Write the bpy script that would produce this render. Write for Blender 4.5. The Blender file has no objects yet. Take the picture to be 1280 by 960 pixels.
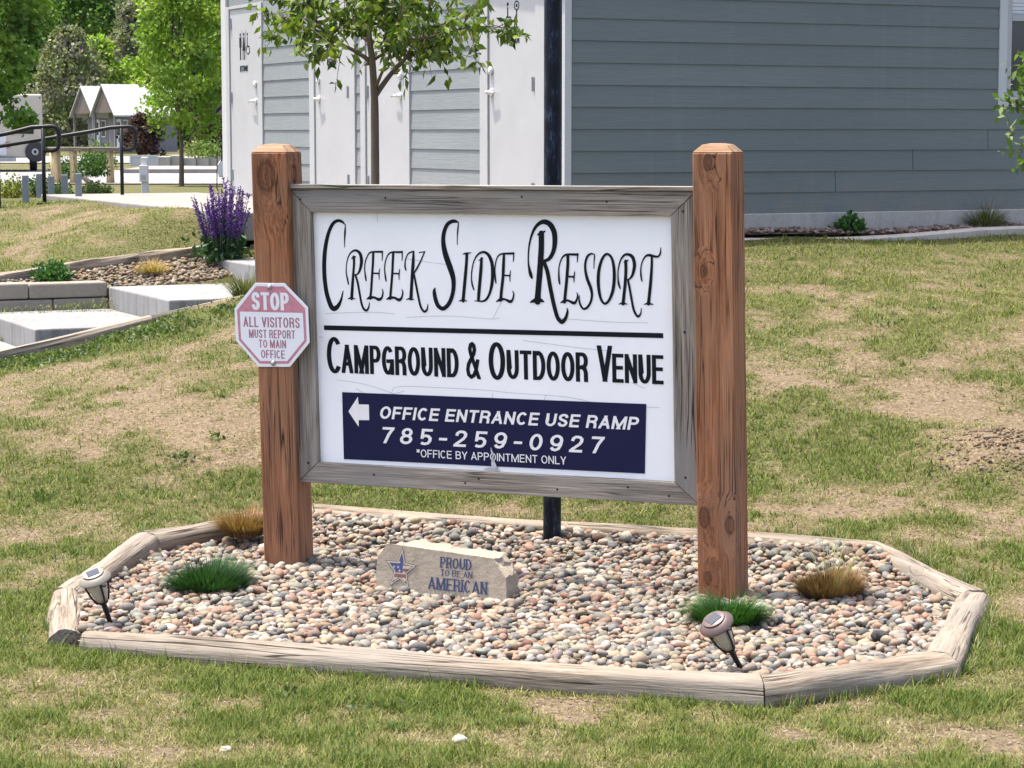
import bpy, bmesh, math, random
import numpy as np
from mathutils import Vector, Matrix

# ------------------------------------------------------------------ camera, sky, sun, exposure
scene = bpy.context.scene
COL = scene.collection
cam_d = bpy.data.cameras.new("camera")
cam = bpy.data.objects.new("camera", cam_d)
COL.objects.link(cam)
cam_d.sensor_width = 36.0
cam_d.lens = 2850.0 / 1280.0 * 36.0
cam_d.clip_start = 0.1
cam_d.clip_end = 2000.0
cam.location = (0, 0, 2.1)
cam.rotation_euler = (math.radians(90) - math.atan(314 / 2850.0), 0, 0)
scene.camera = cam

SUN_EL = math.radians(71)
SUN_AZ = math.atan2(-0.94, 0.345)            # from behind the sign, over the left shoulder of the building
world = bpy.data.worlds.new("World")
scene.world = world
world.use_nodes = True
wn = world.node_tree.nodes
sky = wn.new("ShaderNodeTexSky")
sky.sky_type = 'NISHITA'
sky.sun_disc = False
sky.sun_elevation = SUN_EL
sky.sun_rotation = SUN_AZ
sky.air_density = 0.6
sky.dust_density = 3.6
sky.ozone_density = 0.0
wn["Background"].inputs["Strength"].default_value = 0.15
world.node_tree.links.new(sky.outputs[0], wn["Background"].inputs["Color"])

sun_d = bpy.data.lights.new("sun", 'SUN')
sun_d.energy = 2.4
sun_d.angle = math.radians(1.5)
sun_d.color = (1.0, 0.94, 0.84)
sun = bpy.data.objects.new("sun", sun_d)
COL.objects.link(sun)
SD = Vector((math.sin(SUN_AZ) * math.cos(SUN_EL), math.cos(SUN_AZ) * math.cos(SUN_EL), math.sin(SUN_EL)))
sun.rotation_euler = SD.to_track_quat('Z', 'Y').to_euler()
sun.location = SD * 60

vs = scene.view_settings
vs.view_transform = 'Standard'
vs.look = 'None'
vs.gamma = 1.0
vs.use_curve_mapping = False
vs.exposure = 1.78

rng = np.random.default_rng(7)
random.seed(7)

# ------------------------------------------------------------------ tagging
def tag(o, label=None, cat=None, group=None, kind=None):
    if label: o["label"] = label
    if cat: o["category"] = cat
    if group: o["group"] = group
    if kind: o["kind"] = kind
    return o

def empty(name, loc, label, cat, group=None):
    o = bpy.data.objects.new(name, None)
    o.location = loc
    o.empty_display_size = 0.1
    COL.objects.link(o)
    return tag(o, label, cat, group)

# ------------------------------------------------------------------ mesh collector
def unit(v):
    v = np.asarray(v, float)
    return v / np.linalg.norm(v)

class G:
    """collects shapes with a grain coordinate (x along the grain) and a colour per vertex"""
    def __init__(s):
        s.V, s.F, s.gr, s.col, s.n = [], [], [], [], 0
    def add(s, V, F, grain=None, col=(1, 1, 1)):
        V = np.asarray(V, float).reshape(-1, 3)
        s.V.append(V)
        s.F += [tuple(int(i) + s.n for i in f) for f in F]
        s.gr.append(V if grain is None else np.asarray(grain, float).reshape(-1, 3))
        c = np.asarray(col, float)
        s.col.append(np.broadcast_to(c, (len(V), 3)) if c.ndim == 1 else c)
        s.n += len(V)
    def box(s, o, ax, ay, az, xr, yr, zr, grain=0, seed=None, col=(1, 1, 1)):
        o, ax, ay, az = [np.asarray(q, float) for q in (o, ax, ay, az)]
        loc = np.array([(x, y, z) for x in xr for y in yr for z in zr], float)
        V = o + loc[:, :1] * ax + loc[:, 1:2] * ay + loc[:, 2:3] * az
        F = [(0, 1, 3, 2), (4, 6, 7, 5), (0, 4, 5, 1), (2, 3, 7, 6), (0, 2, 6, 4), (1, 5, 7, 3)]
        if np.dot(np.cross(ax, ay), az) < 0:
            F = [f[::-1] for f in F]
        gl = loc[:, [grain, (grain + 1) % 3, (grain + 2) % 3]].copy()
        if seed is not None: gl += np.array([seed * 3.7, seed * 1.3, seed * 0.7])
        s.add(V, F, gl, col)
    def tube(s, pts, rad, seg=8, caps=True, col=(1, 1, 1)):
        pts = np.asarray(pts, float)
        rad = np.broadcast_to(np.asarray(rad, float), (len(pts),))
        t = np.gradient(pts, axis=0)
        t /= np.linalg.norm(t, axis=1)[:, None] + 1e-12
        ref = np.array([0, 0, 1.0]) if abs(t[0][2]) < 0.9 else np.array([1.0, 0, 0])
        V, gl, L = [], [], 0.0
        a = unit(np.cross(t[0], ref))
        for i in range(len(pts)):
            a = unit(a - t[i] * np.dot(a, t[i])); b = np.cross(t[i], a)
            if i: L += np.linalg.norm(pts[i] - pts[i - 1])
            for k in range(seg):
                th = 2 * math.pi * k / seg
                V.append(pts[i] + rad[i] * (math.cos(th) * a + math.sin(th) * b))
                gl.append((L, rad[i] * math.cos(th), rad[i] * math.sin(th)))
        F = [(i * seg + k, i * seg + (k + 1) % seg, (i + 1) * seg + (k + 1) % seg, (i + 1) * seg + k)
             for i in range(len(pts) - 1) for k in range(seg)]
        if caps:
            F.append(tuple(range(seg))[::-1]); F.append(tuple((len(pts) - 1) * seg + k for k in range(seg)))
        s.add(V, F, gl, col)
    def lathe(s, o, axis, prof, seg=20, capb=True, capt=True, col=(1, 1, 1)):
        """prof: (distance along axis, radius)"""
        o = np.asarray(o, float); t = unit(axis)
        a = unit(np.cross(t, [0, 1, 0.01])); b = np.cross(t, a)
        V = [o + h * t + r * (math.cos(2 * math.pi * k / seg) * a + math.sin(2 * math.pi * k / seg) * b)
             for h, r in prof for k in range(seg)]
        F = [(i * seg + k, i * seg + (k + 1) % seg, (i + 1) * seg + (k + 1) % seg, (i + 1) * seg + k)
             for i in range(len(prof) - 1) for k in range(seg)]
        if capb: F.append(tuple(range(seg))[::-1])
        if capt: F.append(tuple((len(prof) - 1) * seg + k for k in range(seg)))
        s.add(V, F, None, col)
    def prism(s, poly, d, col=(1, 1, 1)):
        """poly: flat 3-D outline, extruded by vector d"""
        P = np.asarray(poly, float); n = len(P)
        V = np.vstack([P, P + np.asarray(d, float)])
        F = [tuple(range(n))[::-1], tuple(range(n, 2 * n))] + [(i, (i + 1) % n, n + (i + 1) % n, n + i) for i in range(n)]
        s.add(V, F, None, col)
    def build(s, name, mat, parent=None, smooth=False, bevel=0.0, origin=None, grain=False, colour=False):
        V = np.vstack(s.V)
        if parent is not None: V = V - np.array(world_loc(parent))
        elif origin is not None: V = V - np.asarray(origin, float)
        me = bpy.data.meshes.new(name)
        me.from_pydata(V.tolist(), [], s.F)
        if grain:
            at = me.attributes.new("grain", 'FLOAT_VECTOR', 'POINT')
            at.data.foreach_set("vector", np.vstack(s.gr).astype(np.float32).ravel())
        if colour:
            c = np.vstack(s.col); c = np.hstack([c, np.ones((len(c), 1))])
            at = me.attributes.new("tint", 'FLOAT_COLOR', 'POINT')
            at.data.foreach_set("color", c.astype(np.float32).ravel())
        if smooth: me.shade_smooth()
        o = bpy.data.objects.new(name, me)
        if mat: me.materials.append(mat)
        COL.objects.link(o)
        if parent is not None: o.parent = parent
        elif origin is not None: o.location = origin
        if bevel:
            m = o.modifiers.new("bevel", 'BEVEL'); m.width = bevel; m.segments = 2; m.limit_method = 'ANGLE'; m.angle_limit = math.radians(40)
        return o

def world_loc(o):
    p = Vector(o.location)
    while o.parent: o = o.parent; p = p + Vector(o.location)
    return p

def fast(name, V, F, mat, col=None, parent=None, origin=None, smooth=False):
    """large meshes of equal-sized faces from arrays"""
    V = np.asarray(V, np.float32); F = np.asarray(F, np.int32)
    if parent is not None: V = V - np.array(world_loc(parent), np.float32)
    elif origin is not None: V = V - np.asarray(origin, np.float32)
    me = bpy.data.meshes.new(name)
    k = F.shape[1]
    me.vertices.add(len(V)); me.vertices.foreach_set("co", V.ravel())
    me.loops.add(F.size); me.loops.foreach_set("vertex_index", F.ravel())
    me.polygons.add(len(F)); me.polygons.foreach_set("loop_start", np.arange(0, F.size, k, dtype=np.int32))
    me.update(calc_edges=True)
    if col is not None:
        c = np.hstack([np.asarray(col, np.float32), np.ones((len(V), 1), np.float32)])
        at = me.attributes.new("tint", 'FLOAT_COLOR', 'POINT'); at.data.foreach_set("color", c.ravel())
    if smooth: me.shade_smooth()
    if mat: me.materials.append(mat)
    o = bpy.data.objects.new(name, me); COL.objects.link(o)
    if parent is not None: o.parent = parent
    elif origin is not None: o.location = origin
    return o

# ------------------------------------------------------------------ materials
def new_mat(name):
    m = bpy.data.materials.new(name); m.use_nodes = True
    nt = m.node_tree
    return m, nt, nt.nodes["Principled BSDF"]

def N(nt, kind, **kw):
    n = nt.nodes.new(kind)
    for k, v in kw.items():
        if k in n.inputs: n.inputs[k].default_value = v
        else: setattr(n, k, v)
    return n

def ramp(nt, stops, src=None):
    r = nt.nodes.new("ShaderNodeValToRGB")
    e = r.color_ramp.elements
    while len(e) < len(stops): e.new(0.5)
    for q, (p, c) in zip(e, stops):
        q.position = p
        q.color = (c, c, c, 1) if isinstance(c, (int, float)) else (*c, 1)
    if src is not None: nt.links.new(src, r.inputs[0])
    return r.outputs[0]

def mixc(nt, fac, a, b, mode='MIX'):
    m = nt.nodes.new("ShaderNodeMix"); m.data_type = 'RGBA'; m.blend_type = mode
    for sock, v in ((m.inputs[0], fac), (m.inputs[6], a), (m.inputs[7], b)):
        if hasattr(v, "links"): nt.links.new(v, sock)
        elif isinstance(v, (int, float)): sock.default_value = v
        else: sock.default_value = (*v, 1)
    return m.outputs[2]

def vec_scaled(nt, src, sc):
    m = nt.nodes.new("ShaderNodeMapping"); m.inputs["Scale"].default_value = sc
    nt.links.new(src, m.inputs["Vector"]); return m.outputs[0]

def attr(nt, name):
    a = nt.nodes.new("ShaderNodeAttribute"); a.attribute_name = name; return a

def noise(nt, vec, scale, detail=4, rough=0.55, dist=0.0):
    n = nt.nodes.new("ShaderNodeTexNoise")
    n.inputs["Scale"].default_value = scale; n.inputs["Detail"].default_value = detail
    n.inputs["Roughness"].default_value = rough; n.inputs["Distortion"].default_value = dist
    if vec is not None: nt.links.new(vec, n.inputs["Vector"])
    return n.outputs[0]

def bump(nt, bs, h, strength, dist=0.01):
    b = nt.nodes.new("ShaderNodeBump"); b.inputs["Strength"].default_value = strength; b.inputs["Distance"].default_value = dist
    nt.links.new(h, b.inputs["Height"]); nt.links.new(b.outputs[0], bs.inputs["Normal"]); return b

def plain(name, c, rough=0.5, metal=0.0, var=0.12, scale=6.0, spec=0.5, bmp=0.0):
    """a paint or metal with slight uneven weathering"""
    m, nt, bs = new_mat(name)
    tc = nt.nodes.new("ShaderNodeTexCoord").outputs["Object"]
    n = noise(nt, tc, scale, 6, 0.65)
    c = np.array(c)
    out = mixc(nt, ramp(nt, [(0.3, 0.0), (0.72, 1.0)], n), tuple(c * (1 - var)), tuple(np.minimum(c * (1 + var), 0.95)))
    nt.links.new(out, bs.inputs["Base Color"])
    bs.inputs["Roughness"].default_value = rough; bs.inputs["Metallic"].default_value = metal
    bs.inputs["Specular IOR Level"].default_value = spec
    if bmp: bump(nt, bs, noise(nt, tc, scale * 9, 5, 0.6), bmp, 0.004)
    return m

def wood(name, dark, mid, light, ring=26.0, crack=0.5, knot=True, rough=0.85, grey=None, bstr=0.6, along=1.0, knots=(), crw=0.018, seglo=0.52):
    m, nt, bs = new_mat(name)
    g = attr(nt, "grain").outputs["Vector"]
    # knots bend the grain
    kv = vec_scaled(nt, g, (1.7, 5.0, 5.0))
    far_ = nt.nodes.new("ShaderNodeValue"); far_.outputs[0].default_value = 1.0
    kd = far_.outputs[0]
    for (kx, ky, kz, kr) in knots:             # knots at known places of this one timber
        sb = nt.nodes.new("ShaderNodeVectorMath"); sb.operation = 'SUBTRACT'; nt.links.new(g, sb.inputs[0]); sb.inputs[1].default_value = (kx, ky, kz)
        sv = vec_scaled(nt, sb.outputs[0], (0.13 / kr / 1.5, 0.16 / kr, 0.16 / kr))
        ln = nt.nodes.new("ShaderNodeVectorMath"); ln.operation = 'LENGTH'; nt.links.new(sv, ln.inputs[0])
        mn = N(nt, "ShaderNodeMath", operation='MINIMUM'); nt.links.new(kd, mn.inputs[0]); nt.links.new(ln.outputs["Value"], mn.inputs[1])
        kd = mn.outputs[0]
    kno = noise(nt, vec_scaled(nt, g, (40, 40, 40)), 1.0, 3, 0.6)
    kda = N(nt, "ShaderNodeMath", operation='MULTIPLY_ADD'); nt.links.new(kno, kda.inputs[0]); kda.inputs[1].default_value = 0.07; nt.links.new(kd, kda.inputs[2])
    knotmask = ramp(nt, [(0.0, 0.5), (0.12, 0.42), (0.155, 0.72), (0.18, 0.0)], kda.outputs[0])
    krs = N(nt, "ShaderNodeMath", operation='SINE'); krm = N(nt, "ShaderNodeMath", operation='MULTIPLY'); nt.links.new(kda.outputs[0], krm.inputs[0]); krm.inputs[1].default_value = 150.0; nt.links.new(krm.outputs[0], krs.inputs[0])
    krf = ramp(nt, [(0.1, 0.4), (0.45, 0.0)], kda.outputs[0])
    kring = N(nt, "ShaderNodeMath", operation='MULTIPLY'); nt.links.new(krs.outputs[0], kring.inputs[0]); nt.links.new(krf, kring.inputs[1]); kring.use_clamp = True
    kbend = ramp(nt, [(0.0, 1.0), (0.5, 0.0)], kd)
    gw = nt.nodes.new("ShaderNodeVectorMath"); gw.operation = 'MULTIPLY_ADD'
    comb = nt.nodes.new("ShaderNodeCombineXYZ")
    mul = N(nt, "ShaderNodeMath", operation='MULTIPLY'); nt.links.new(kbend, mul.inputs[0]); mul.inputs[1].default_value = 0.05
    nt.links.new(mul.outputs[0], comb.inputs[1]); nt.links.new(mul.outputs[0], comb.inputs[2])
    add = N(nt, "ShaderNodeVectorMath", operation='ADD'); nt.links.new(g, add.inputs[0]); nt.links.new(comb.outputs[0], add.inputs[1])
    gg = add.outputs[0]
    n1 = noise(nt, vec_scaled(nt, gg, (1.1 * along, ring, ring)), 1.0, 6, 0.6, 0.5)
    n2 = noise(nt, vec_scaled(nt, gg, (5 * along, ring * 6, ring * 6)), 1.0, 4, 0.6, 0.2)
    n3 = noise(nt, vec_scaled(nt, gg, (1.2, 4, 4)), 1.0, 4, 0.6)
    c = ramp(nt, [(0.36, dark), (0.5, mid), (0.64, light)], n1)
    c = mixc(nt, 0.45, c, ramp(nt, [(0.36, dark), (0.64, light)], n2))
    if grey is not None:
        c = mixc(nt, ramp(nt, [(0.42, 0.0), (0.68, 0.85)], n3), c, grey)
    if knots:
        c = mixc(nt, kring.outputs[0], c, tuple(np.array(dark) * 0.7))
        c = mixc(nt, knotmask, c, tuple(np.array(dark) * 0.42))
    # drying cracks along the grain
    cr = noise(nt, vec_scaled(nt, gg, (0.8, 34, 34)), 1.0, 2, 0.4, 0.3)
    crm = ramp(nt, [(0.5 - crw, 0.0), (0.5, 1.0), (0.5 + crw, 0.0)], cr)
    seg = ramp(nt, [(seglo, 0.0), (seglo + 0.1, 1.0)], noise(nt, vec_scaled(nt, g, (1.5, 3, 3)), 1.3, 2, 0.5))
    cm = N(nt, "ShaderNodeMath", operation='MULTIPLY'); nt.links.new(crm, cm.inputs[0]); nt.links.new(seg, cm.inputs[1])
    cm2 = N(nt, "ShaderNodeMath", operation='MULTIPLY'); nt.links.new(cm.outputs[0], cm2.inputs[0]); cm2.inputs[1].default_value = crack
    c = mixc(nt, cm2.outputs[0], c, tuple(np.array(dark) * 0.2))
    nt.links.new(c, bs.inputs["Base Color"])
    bs.inputs["Roughness"].default_value = rough; bs.inputs["Specular IOR Level"].default_value = 0.25
    h = N(nt, "ShaderNodeMath", operation='SUBTRACT'); nt.links.new(n2, h.inputs[0]); nt.links.new(cm2.outputs[0], h.inputs[1])
    bump(nt, bs, h.outputs[0], bstr, 0.004)
    return m

def tinted(name, rough=0.8, trans=0.0, spec=0.2, nscale=60.0, nvar=0.35, bmp=0.0):
    """colour per vertex from the 'tint' attribute (a colour of its own for each leaf, blade or stone)"""
    m, nt, bs = new_mat(name)
    a = attr(nt, "tint").outputs["Color"]
    tc = nt.nodes.new("ShaderNodeTexCoord").outputs["Object"]
    n = noise(nt, tc, nscale, 4, 0.6)
    c = mixc(nt, 1.0, a, ramp(nt, [(0.3, 1 - nvar), (0.7, 1.0)], n), 'MULTIPLY')
    nt.links.new(c, bs.inputs["Base Color"])
    bs.inputs["Roughness"].default_value = rough; bs.inputs["Specular IOR Level"].default_value = spec
    if bmp: bump(nt, bs, n, bmp, 0.003)
    if trans > 0:
        tr = nt.nodes.new("ShaderNodeBsdfTranslucent")
        c2 = mixc(nt, 1.0, c, (1.0, 1.15, 0.45), 'MULTIPLY')
        nt.links.new(c2, tr.inputs["Color"])
        mx = nt.nodes.new("ShaderNodeMixShader"); mx.inputs[0].default_value = trans
        nt.links.new(bs.outputs[0], mx.inputs[1]); nt.links.new(tr.outputs[0], mx.inputs[2])
        nt.links.new(mx.outputs[0], nt.nodes["Material Output"].inputs["Surface"])
    return m

def concrete(name, c, streak=0.0, bmp=0.25):
    m, nt, bs = new_mat(name)
    tc = nt.nodes.new("ShaderNodeTexCoord").outputs["Object"]
    n1 = noise(nt, tc, 1.6, 6, 0.65); n2 = noise(nt, tc, 45, 5, 0.7)
    c = np.array(c)
    k = mixc(nt, ramp(nt, [(0.3, 0.0), (0.7, 1.0)], n1), tuple(c * 0.72), tuple(c * 1.12))
    n4 = noise(nt, tc, 7.0, 6, 0.7)
    k = mixc(nt, ramp(nt, [(0.54, 0.0), (0.72, 0.45)], n4), k, tuple(c * np.array([0.52, 0.48, 0.42])))
    k = mixc(nt, 0.35, k, ramp(nt, [(0.25, tuple(c * 0.6)), (0.6, tuple(np.minimum(c * 1.15, .9)))], n2))
    if streak:
        ns = noise(nt, vec_scaled(nt, tc, (18, 18, 1.2)), 1.0, 4, 0.6)
        k = mixc(nt, ramp(nt, [(0.5, 0.0), (0.75, streak)], ns), k, tuple(c * 0.5))
    nt.links.new(k, bs.inputs["Base Color"]); bs.inputs["Roughness"].default_value = 0.9
    bs.inputs["Specular IOR Level"].default_value = 0.25
    bump(nt, bs, n2, bmp, 0.004)
    return m

def siding_mat(name, c):
    m, nt, bs = new_mat(name)
    g = attr(nt, "grain").outputs["Vector"]
    n1 = noise(nt, vec_scaled(nt, g, (3.0, 60, 60)), 1.0, 5, 0.6, 1.2)
    n2 = noise(nt, vec_scaled(nt, g, (0.35, 1.2, 1.2)), 1.0, 3, 0.5)
    c = np.array(c)
    k = mixc(nt, ramp(nt, [(0.3, 0.0), (0.7, 1.0)], n2), tuple(c * 0.88), tuple(c * 1.1))
    k = mixc(nt, ramp(nt, [(0.42, 0.3), (0.58, 0.0)], n1), k, tuple(c * 0.75))
    # soil splashed up on the lowest boards by rain, and faint runs
    tc = nt.nodes.new("ShaderNodeTexCoord").outputs["Object"]; sp = nt.nodes.new("ShaderNodeSeparateXYZ"); nt.links.new(tc, sp.inputs[0])
    hz = ramp(nt, [(0.15, 0.75), (0.62, 0.0)], sp.outputs[2]); dn = ramp(nt, [(0.40, 0.0), (0.68, 1.0)], noise(nt, tc, 6.0, 7, 0.75))
    dm = N(nt, "ShaderNodeMath", operation='MULTIPLY'); nt.links.new(hz, dm.inputs[0]); nt.links.new(dn, dm.inputs[1])
    k = mixc(nt, dm.outputs[0], k, (0.20, 0.165, 0.125))
    rn = ramp(nt, [(0.56, 0.0), (0.74, 0.22)], noise(nt, vec_scaled(nt, tc, (9, 9, .5)), 1.0, 4, 0.6)); k = mixc(nt, rn, k, tuple(c * 1.35))
    nt.links.new(k, bs.inputs["Base Color"]); bs.inputs["Roughness"].default_value = 0.6
    bump(nt, bs, n1, 0.45, 0.006)
    return m

_pc = ((0.105, 0.034, 0.013), (0.29, 0.113, 0.047), (0.42, 0.20, 0.10))
M_POST_A = wood("cedar_post", *_pc, ring=24, grey=(0.23, 0.135, 0.085), crack=1.0, crw=0.024, seglo=0.46, knots=((1.40, -1.115, .085, .055), (1.41, -1.01, -.01, .032)))
M_POST_B = wood("cedar_post_cracked", *_pc, ring=26, grey=(0.25, 0.14, 0.085), crack=1.0, crw=0.03, seglo=0.44, knots=((1.47, 1.12, .085, .026), (.985, 1.095, .085, .02), (-.14, 1.085, .085, .032), (-.17, 1.205, .085, .028), (-.42, 1.10, .085, .022)))
M_POSTTOP = wood("sawn_post_top", (0.12, 0.06, 0.03), (0.27, 0.16, 0.09), (0.36, 0.235, 0.15), ring=18, crack=1.0, knot=False)
M_FRAME = wood("weathered_board", (0.085, 0.068, 0.048), (0.265, 0.23, 0.185), (0.42, 0.375, 0.315), ring=34, crack=1.0, crw=0.026, seglo=0.46, grey=(0.225, 0.215, 0.198), bstr=0.9, knots=((2.95, .385, .03, .012), (6.1, 1.29, .03, .018), (7.4, 1.25, .03, .014), (8.6, -.03, .03, .016), (9.35, -.06, .03, .014), (4.95, 1.0, .03, .014), (3.0, -.89, .03, .016)))
M_LOG = wood("bleached_log", (0.085, 0.06, 0.038), (0.235, 0.187, 0.132), (0.37, 0.315, 0.25), ring=22, crack=1.0, crw=0.03, seglo=0.44, grey=(0.22, 0.195, 0.165), bstr=1.0, along=1.6, knots=((1.05, .04, .03, .014), (3.25, .54, .03, .012), (6.75, 1.04, .04, .014), (9.8, 1.53, .04, .016)))
M_BARK = wood("tree_bark", (0.055, 0.04, 0.028), (0.12, 0.09, 0.06), (0.20, 0.16, 0.12), ring=40, crack=0.4, knot=False)
M_BENCH = wood("pale_log", (0.25, 0.17, 0.08), (0.50, 0.38, 0.2), (0.62, 0.5, 0.32), ring=10, crack=0.5)
M_LEAF = tinted("leaf", 0.5, 0.35, 0.35, 8.0, 0.25)
M_FARLEAF = tinted("distant_leaf", 0.6, 0.3, 0.25, 2.0, 0.25)
M_BLADE = tinted("grass_blade", 0.7, 0.25, 0.2, 30, 0.25)
M_PEBBLE = tinted("river_pebble", 0.75, 0.0, 0.3, 70, 0.32, 0.25)
M_ROCKCHIP = tinted("gravel_chip", 0.85, 0.0, 0.2, 50, 0.35, 0.4)
M_CONC = concrete("pale_concrete", (0.235, 0.222, 0.20), 0.0)
M_STEP = concrete("step_concrete", (0.235, 0.235, 0.23), 0.9)
M_FOUND = concrete("foundation_concrete", (0.40, 0.375, 0.335), 0.3)
M_CURB = concrete("edging_concrete", (0.46, 0.41, 0.35), 0.0)
M_BLOCK = concrete("wall_block", (0.27, 0.235, 0.19), 0.0, 0.9)
M_STONE = concrete("limestone", (0.35, 0.298, 0.23), 0.45, 1.0)
M_ROUGHROCK = concrete("dark_rock", (0.05, 0.05, 0.05), 0.0, 0.8)
M_WHITE = plain("sign_white", (0.84, 0.84, 0.84), 0.35, var=0.03, scale=3)
M_WPAINT = plain("white_door_paint", (0.36, 0.362, 0.362), 0.45, var=0.07, scale=2)
M_TRIM = plain("white_trim", (0.44, 0.442, 0.44), 0.5, var=0.05, scale=3)
M_GREYTRIM = plain("grey_window_trim", (0.46, 0.47, 0.48), 0.5, var=0.04)
M_NAVY = plain("navy_vinyl", (0.010, 0.011, 0.045), 0.5, var=0.10, scale=9, spec=0.15)
M_INK = plain("black_vinyl", (0.005, 0.007, 0.010), 0.6, var=0.1, spec=0.15)
M_VWHITE = plain("white_vinyl", (0.76, 0.75, 0.73), 0.5, var=0.07, scale=30)
M_CRACK = plain("vinyl_crack", (0.42, 0.43, 0.45), 0.8, var=0.1)
M_STOPW = plain("stop_white", (0.74, 0.75, 0.77), 0.4, var=0.03)
M_STOPR = plain("faded_red", (0.50, 0.205, 0.25), 0.5, var=0.14, scale=40)
M_STOPT = plain("faded_maroon_ink", (0.34, 0.13, 0.18), 0.5, var=0.12)
M_BOLT = plain("galvanised_bolt", (0.36, 0.36, 0.37), 0.4, 0.8)
M_BLACK = plain("black_iron", (0.008, 0.009, 0.010), 0.45, var=0.2, spec=0.3)
M_RAIL = plain("black_pipe", (0.007, 0.008, 0.010), 0.45, var=0.2, spec=0.3)
M_SID_SHADED = siding_mat("siding_shaded", (0.132, 0.155, 0.150))  # one siding paint, this copy carries the long wall's shade in its colour
M_SID_SUNLIT = siding_mat("siding_sunlit", (0.185, 0.205, 0.208))  # same siding paint, lightened in colour for the sun on the door wall
M_CHROME = plain("satin_metal", (0.62, 0.63, 0.64), 0.3, 0.7)
M_HINGE = plain("hinge_grey", (0.30, 0.32, 0.33), 0.45, 0.4)
M_SIGNGREY = plain("door_sign_grey", (0.36, 0.38, 0.39), 0.6)
M_GLASSD = plain("dark_window_glass", (0.02, 0.025, 0.03), 0.06, var=0.1, spec=0.8)
M_BLIND = plain("pale_blind", (0.55, 0.57, 0.58), 0.6)
M_ROOF = plain("roof_metal_grey", (0.35, 0.36, 0.37), 0.5)
M_SOFFIT = plain("soffit_paint", (0.55, 0.56, 0.57), 0.6)
M_LAMPCAP_A = plain("silver_beige_plastic", (0.22, 0.20, 0.165), 0.45, 0.2)
M_LAMPCAP_B = plain("bronze_brown_plastic", (0.115, 0.075, 0.07), 0.45, 0.2)
M_LAMPGLASS = plain("frosted_cup", (0.36, 0.35, 0.30), 0.25, var=0.12, scale=50)
M_SOLAR = plain("solar_cell", (0.04, 0.045, 0.055), 0.15)
M_BLUE = plain("flag_blue", (0.035, 0.055, 0.17), 0.6)
M_RED = plain("flag_red", (0.20, 0.075, 0.06), 0.6)
M_STARW = plain("star_cream", (0.42, 0.37, 0.30), 0.7)
M_STARK = plain("star_outline", (0.05, 0.05, 0.06), 0.7)
M_BLUEINK = plain("engraved_navy", (0.025, 0.04, 0.11), 0.7)
M_CABROOF = plain("white_metal_roof", (0.40, 0.405, 0.41), 0.4, var=0.03)
M_CABWALL = plain("grey_cabin_wall", (0.17, 0.165, 0.165), 0.7)
M_CABGABLE = plain("brown_gable", (0.115, 0.095, 0.075), 0.7)
M_RVBODY = plain("cream_trailer_skin", (0.42, 0.385, 0.315), 0.4, var=0.04)
M_TYRE = plain("tyre_rubber", (0.02, 0.02, 0.022), 0.7)
M_TAIL = plain("tail_lamp_red", (0.22, 0.02, 0.02), 0.3)
M_GPOST = plain("bluegrey_post_paint", (0.17, 0.20, 0.22), 0.6)
M_PED = plain("white_plastic", (0.55, 0.555, 0.56), 0.4, var=0.03)

def polemat():
    m, nt, bs = new_mat("chipped_navy_paint")
    tc = nt.nodes.new("ShaderNodeTexCoord").outputs["Object"]
    n = noise(nt, vec_scaled(nt, tc, (30, 30, 9)), 1.0, 6, 0.75)
    c = ramp(nt, [(0.44, (0.002, 0.003, 0.006)), (0.56, (0.006, 0.011, 0.026)), (0.66, (0.05, 0.07, 0.085))], n)
    nt.links.new(c, bs.inputs["Base Color"]); bs.inputs["Roughness"].default_value = 0.45; bs.inputs["Specular IOR Level"].default_value = 0.2
    bump(nt, bs, n, 0.5, 0.003); return m
M_POLE = polemat()

def groundmat():
    m, nt, bs = new_mat("lawn_soil")
    tc = nt.nodes.new("ShaderNodeTexCoord").outputs["Object"]
    cov = attr(nt, "cover").outputs["Fac"]
    n1 = noise(nt, tc, 38, 9, 0.8); n2 = noise(nt, tc, 3.0, 5, 0.6); n3 = noise(nt, tc, 90, 3, 0.6)
    dirt = ramp(nt, [(0.34, (0.06, 0.044, 0.028)), (0.5, (0.165, 0.125, 0.08)), (0.64, (0.29, 0.23, 0.152))], n1)
    turf = ramp(nt, [(0.36, (0.035, 0.042, 0.016)), (0.5, (0.09, 0.09, 0.036)), (0.66, (0.19, 0.17, 0.08))], n1)
    cm = N(nt, "ShaderNodeMath", operation='ADD'); nt.links.new(cov, cm.inputs[0])
    sc = N(nt, "ShaderNodeMath", operation='MULTIPLY_ADD'); nt.links.new(n3, sc.inputs[0]); sc.inputs[1].default_value = 0.5; sc.inputs[2].default_value = -0.25
    nt.links.new(sc.outputs[0], cm.inputs[1])
    c = mixc(nt, ramp(nt, [(0.25, 0.0), (0.7, 1.0)], cm.outputs[0]), dirt, turf)
    nt.links.new(c, bs.inputs["Base Color"]); bs.inputs["Roughness"].default_value = 1.0; bs.inputs["Specular IOR Level"].default_value = 0.1
    bump(nt, bs, n1, 0.8, 0.02)
    return m
M_GROUND = groundmat()

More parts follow.
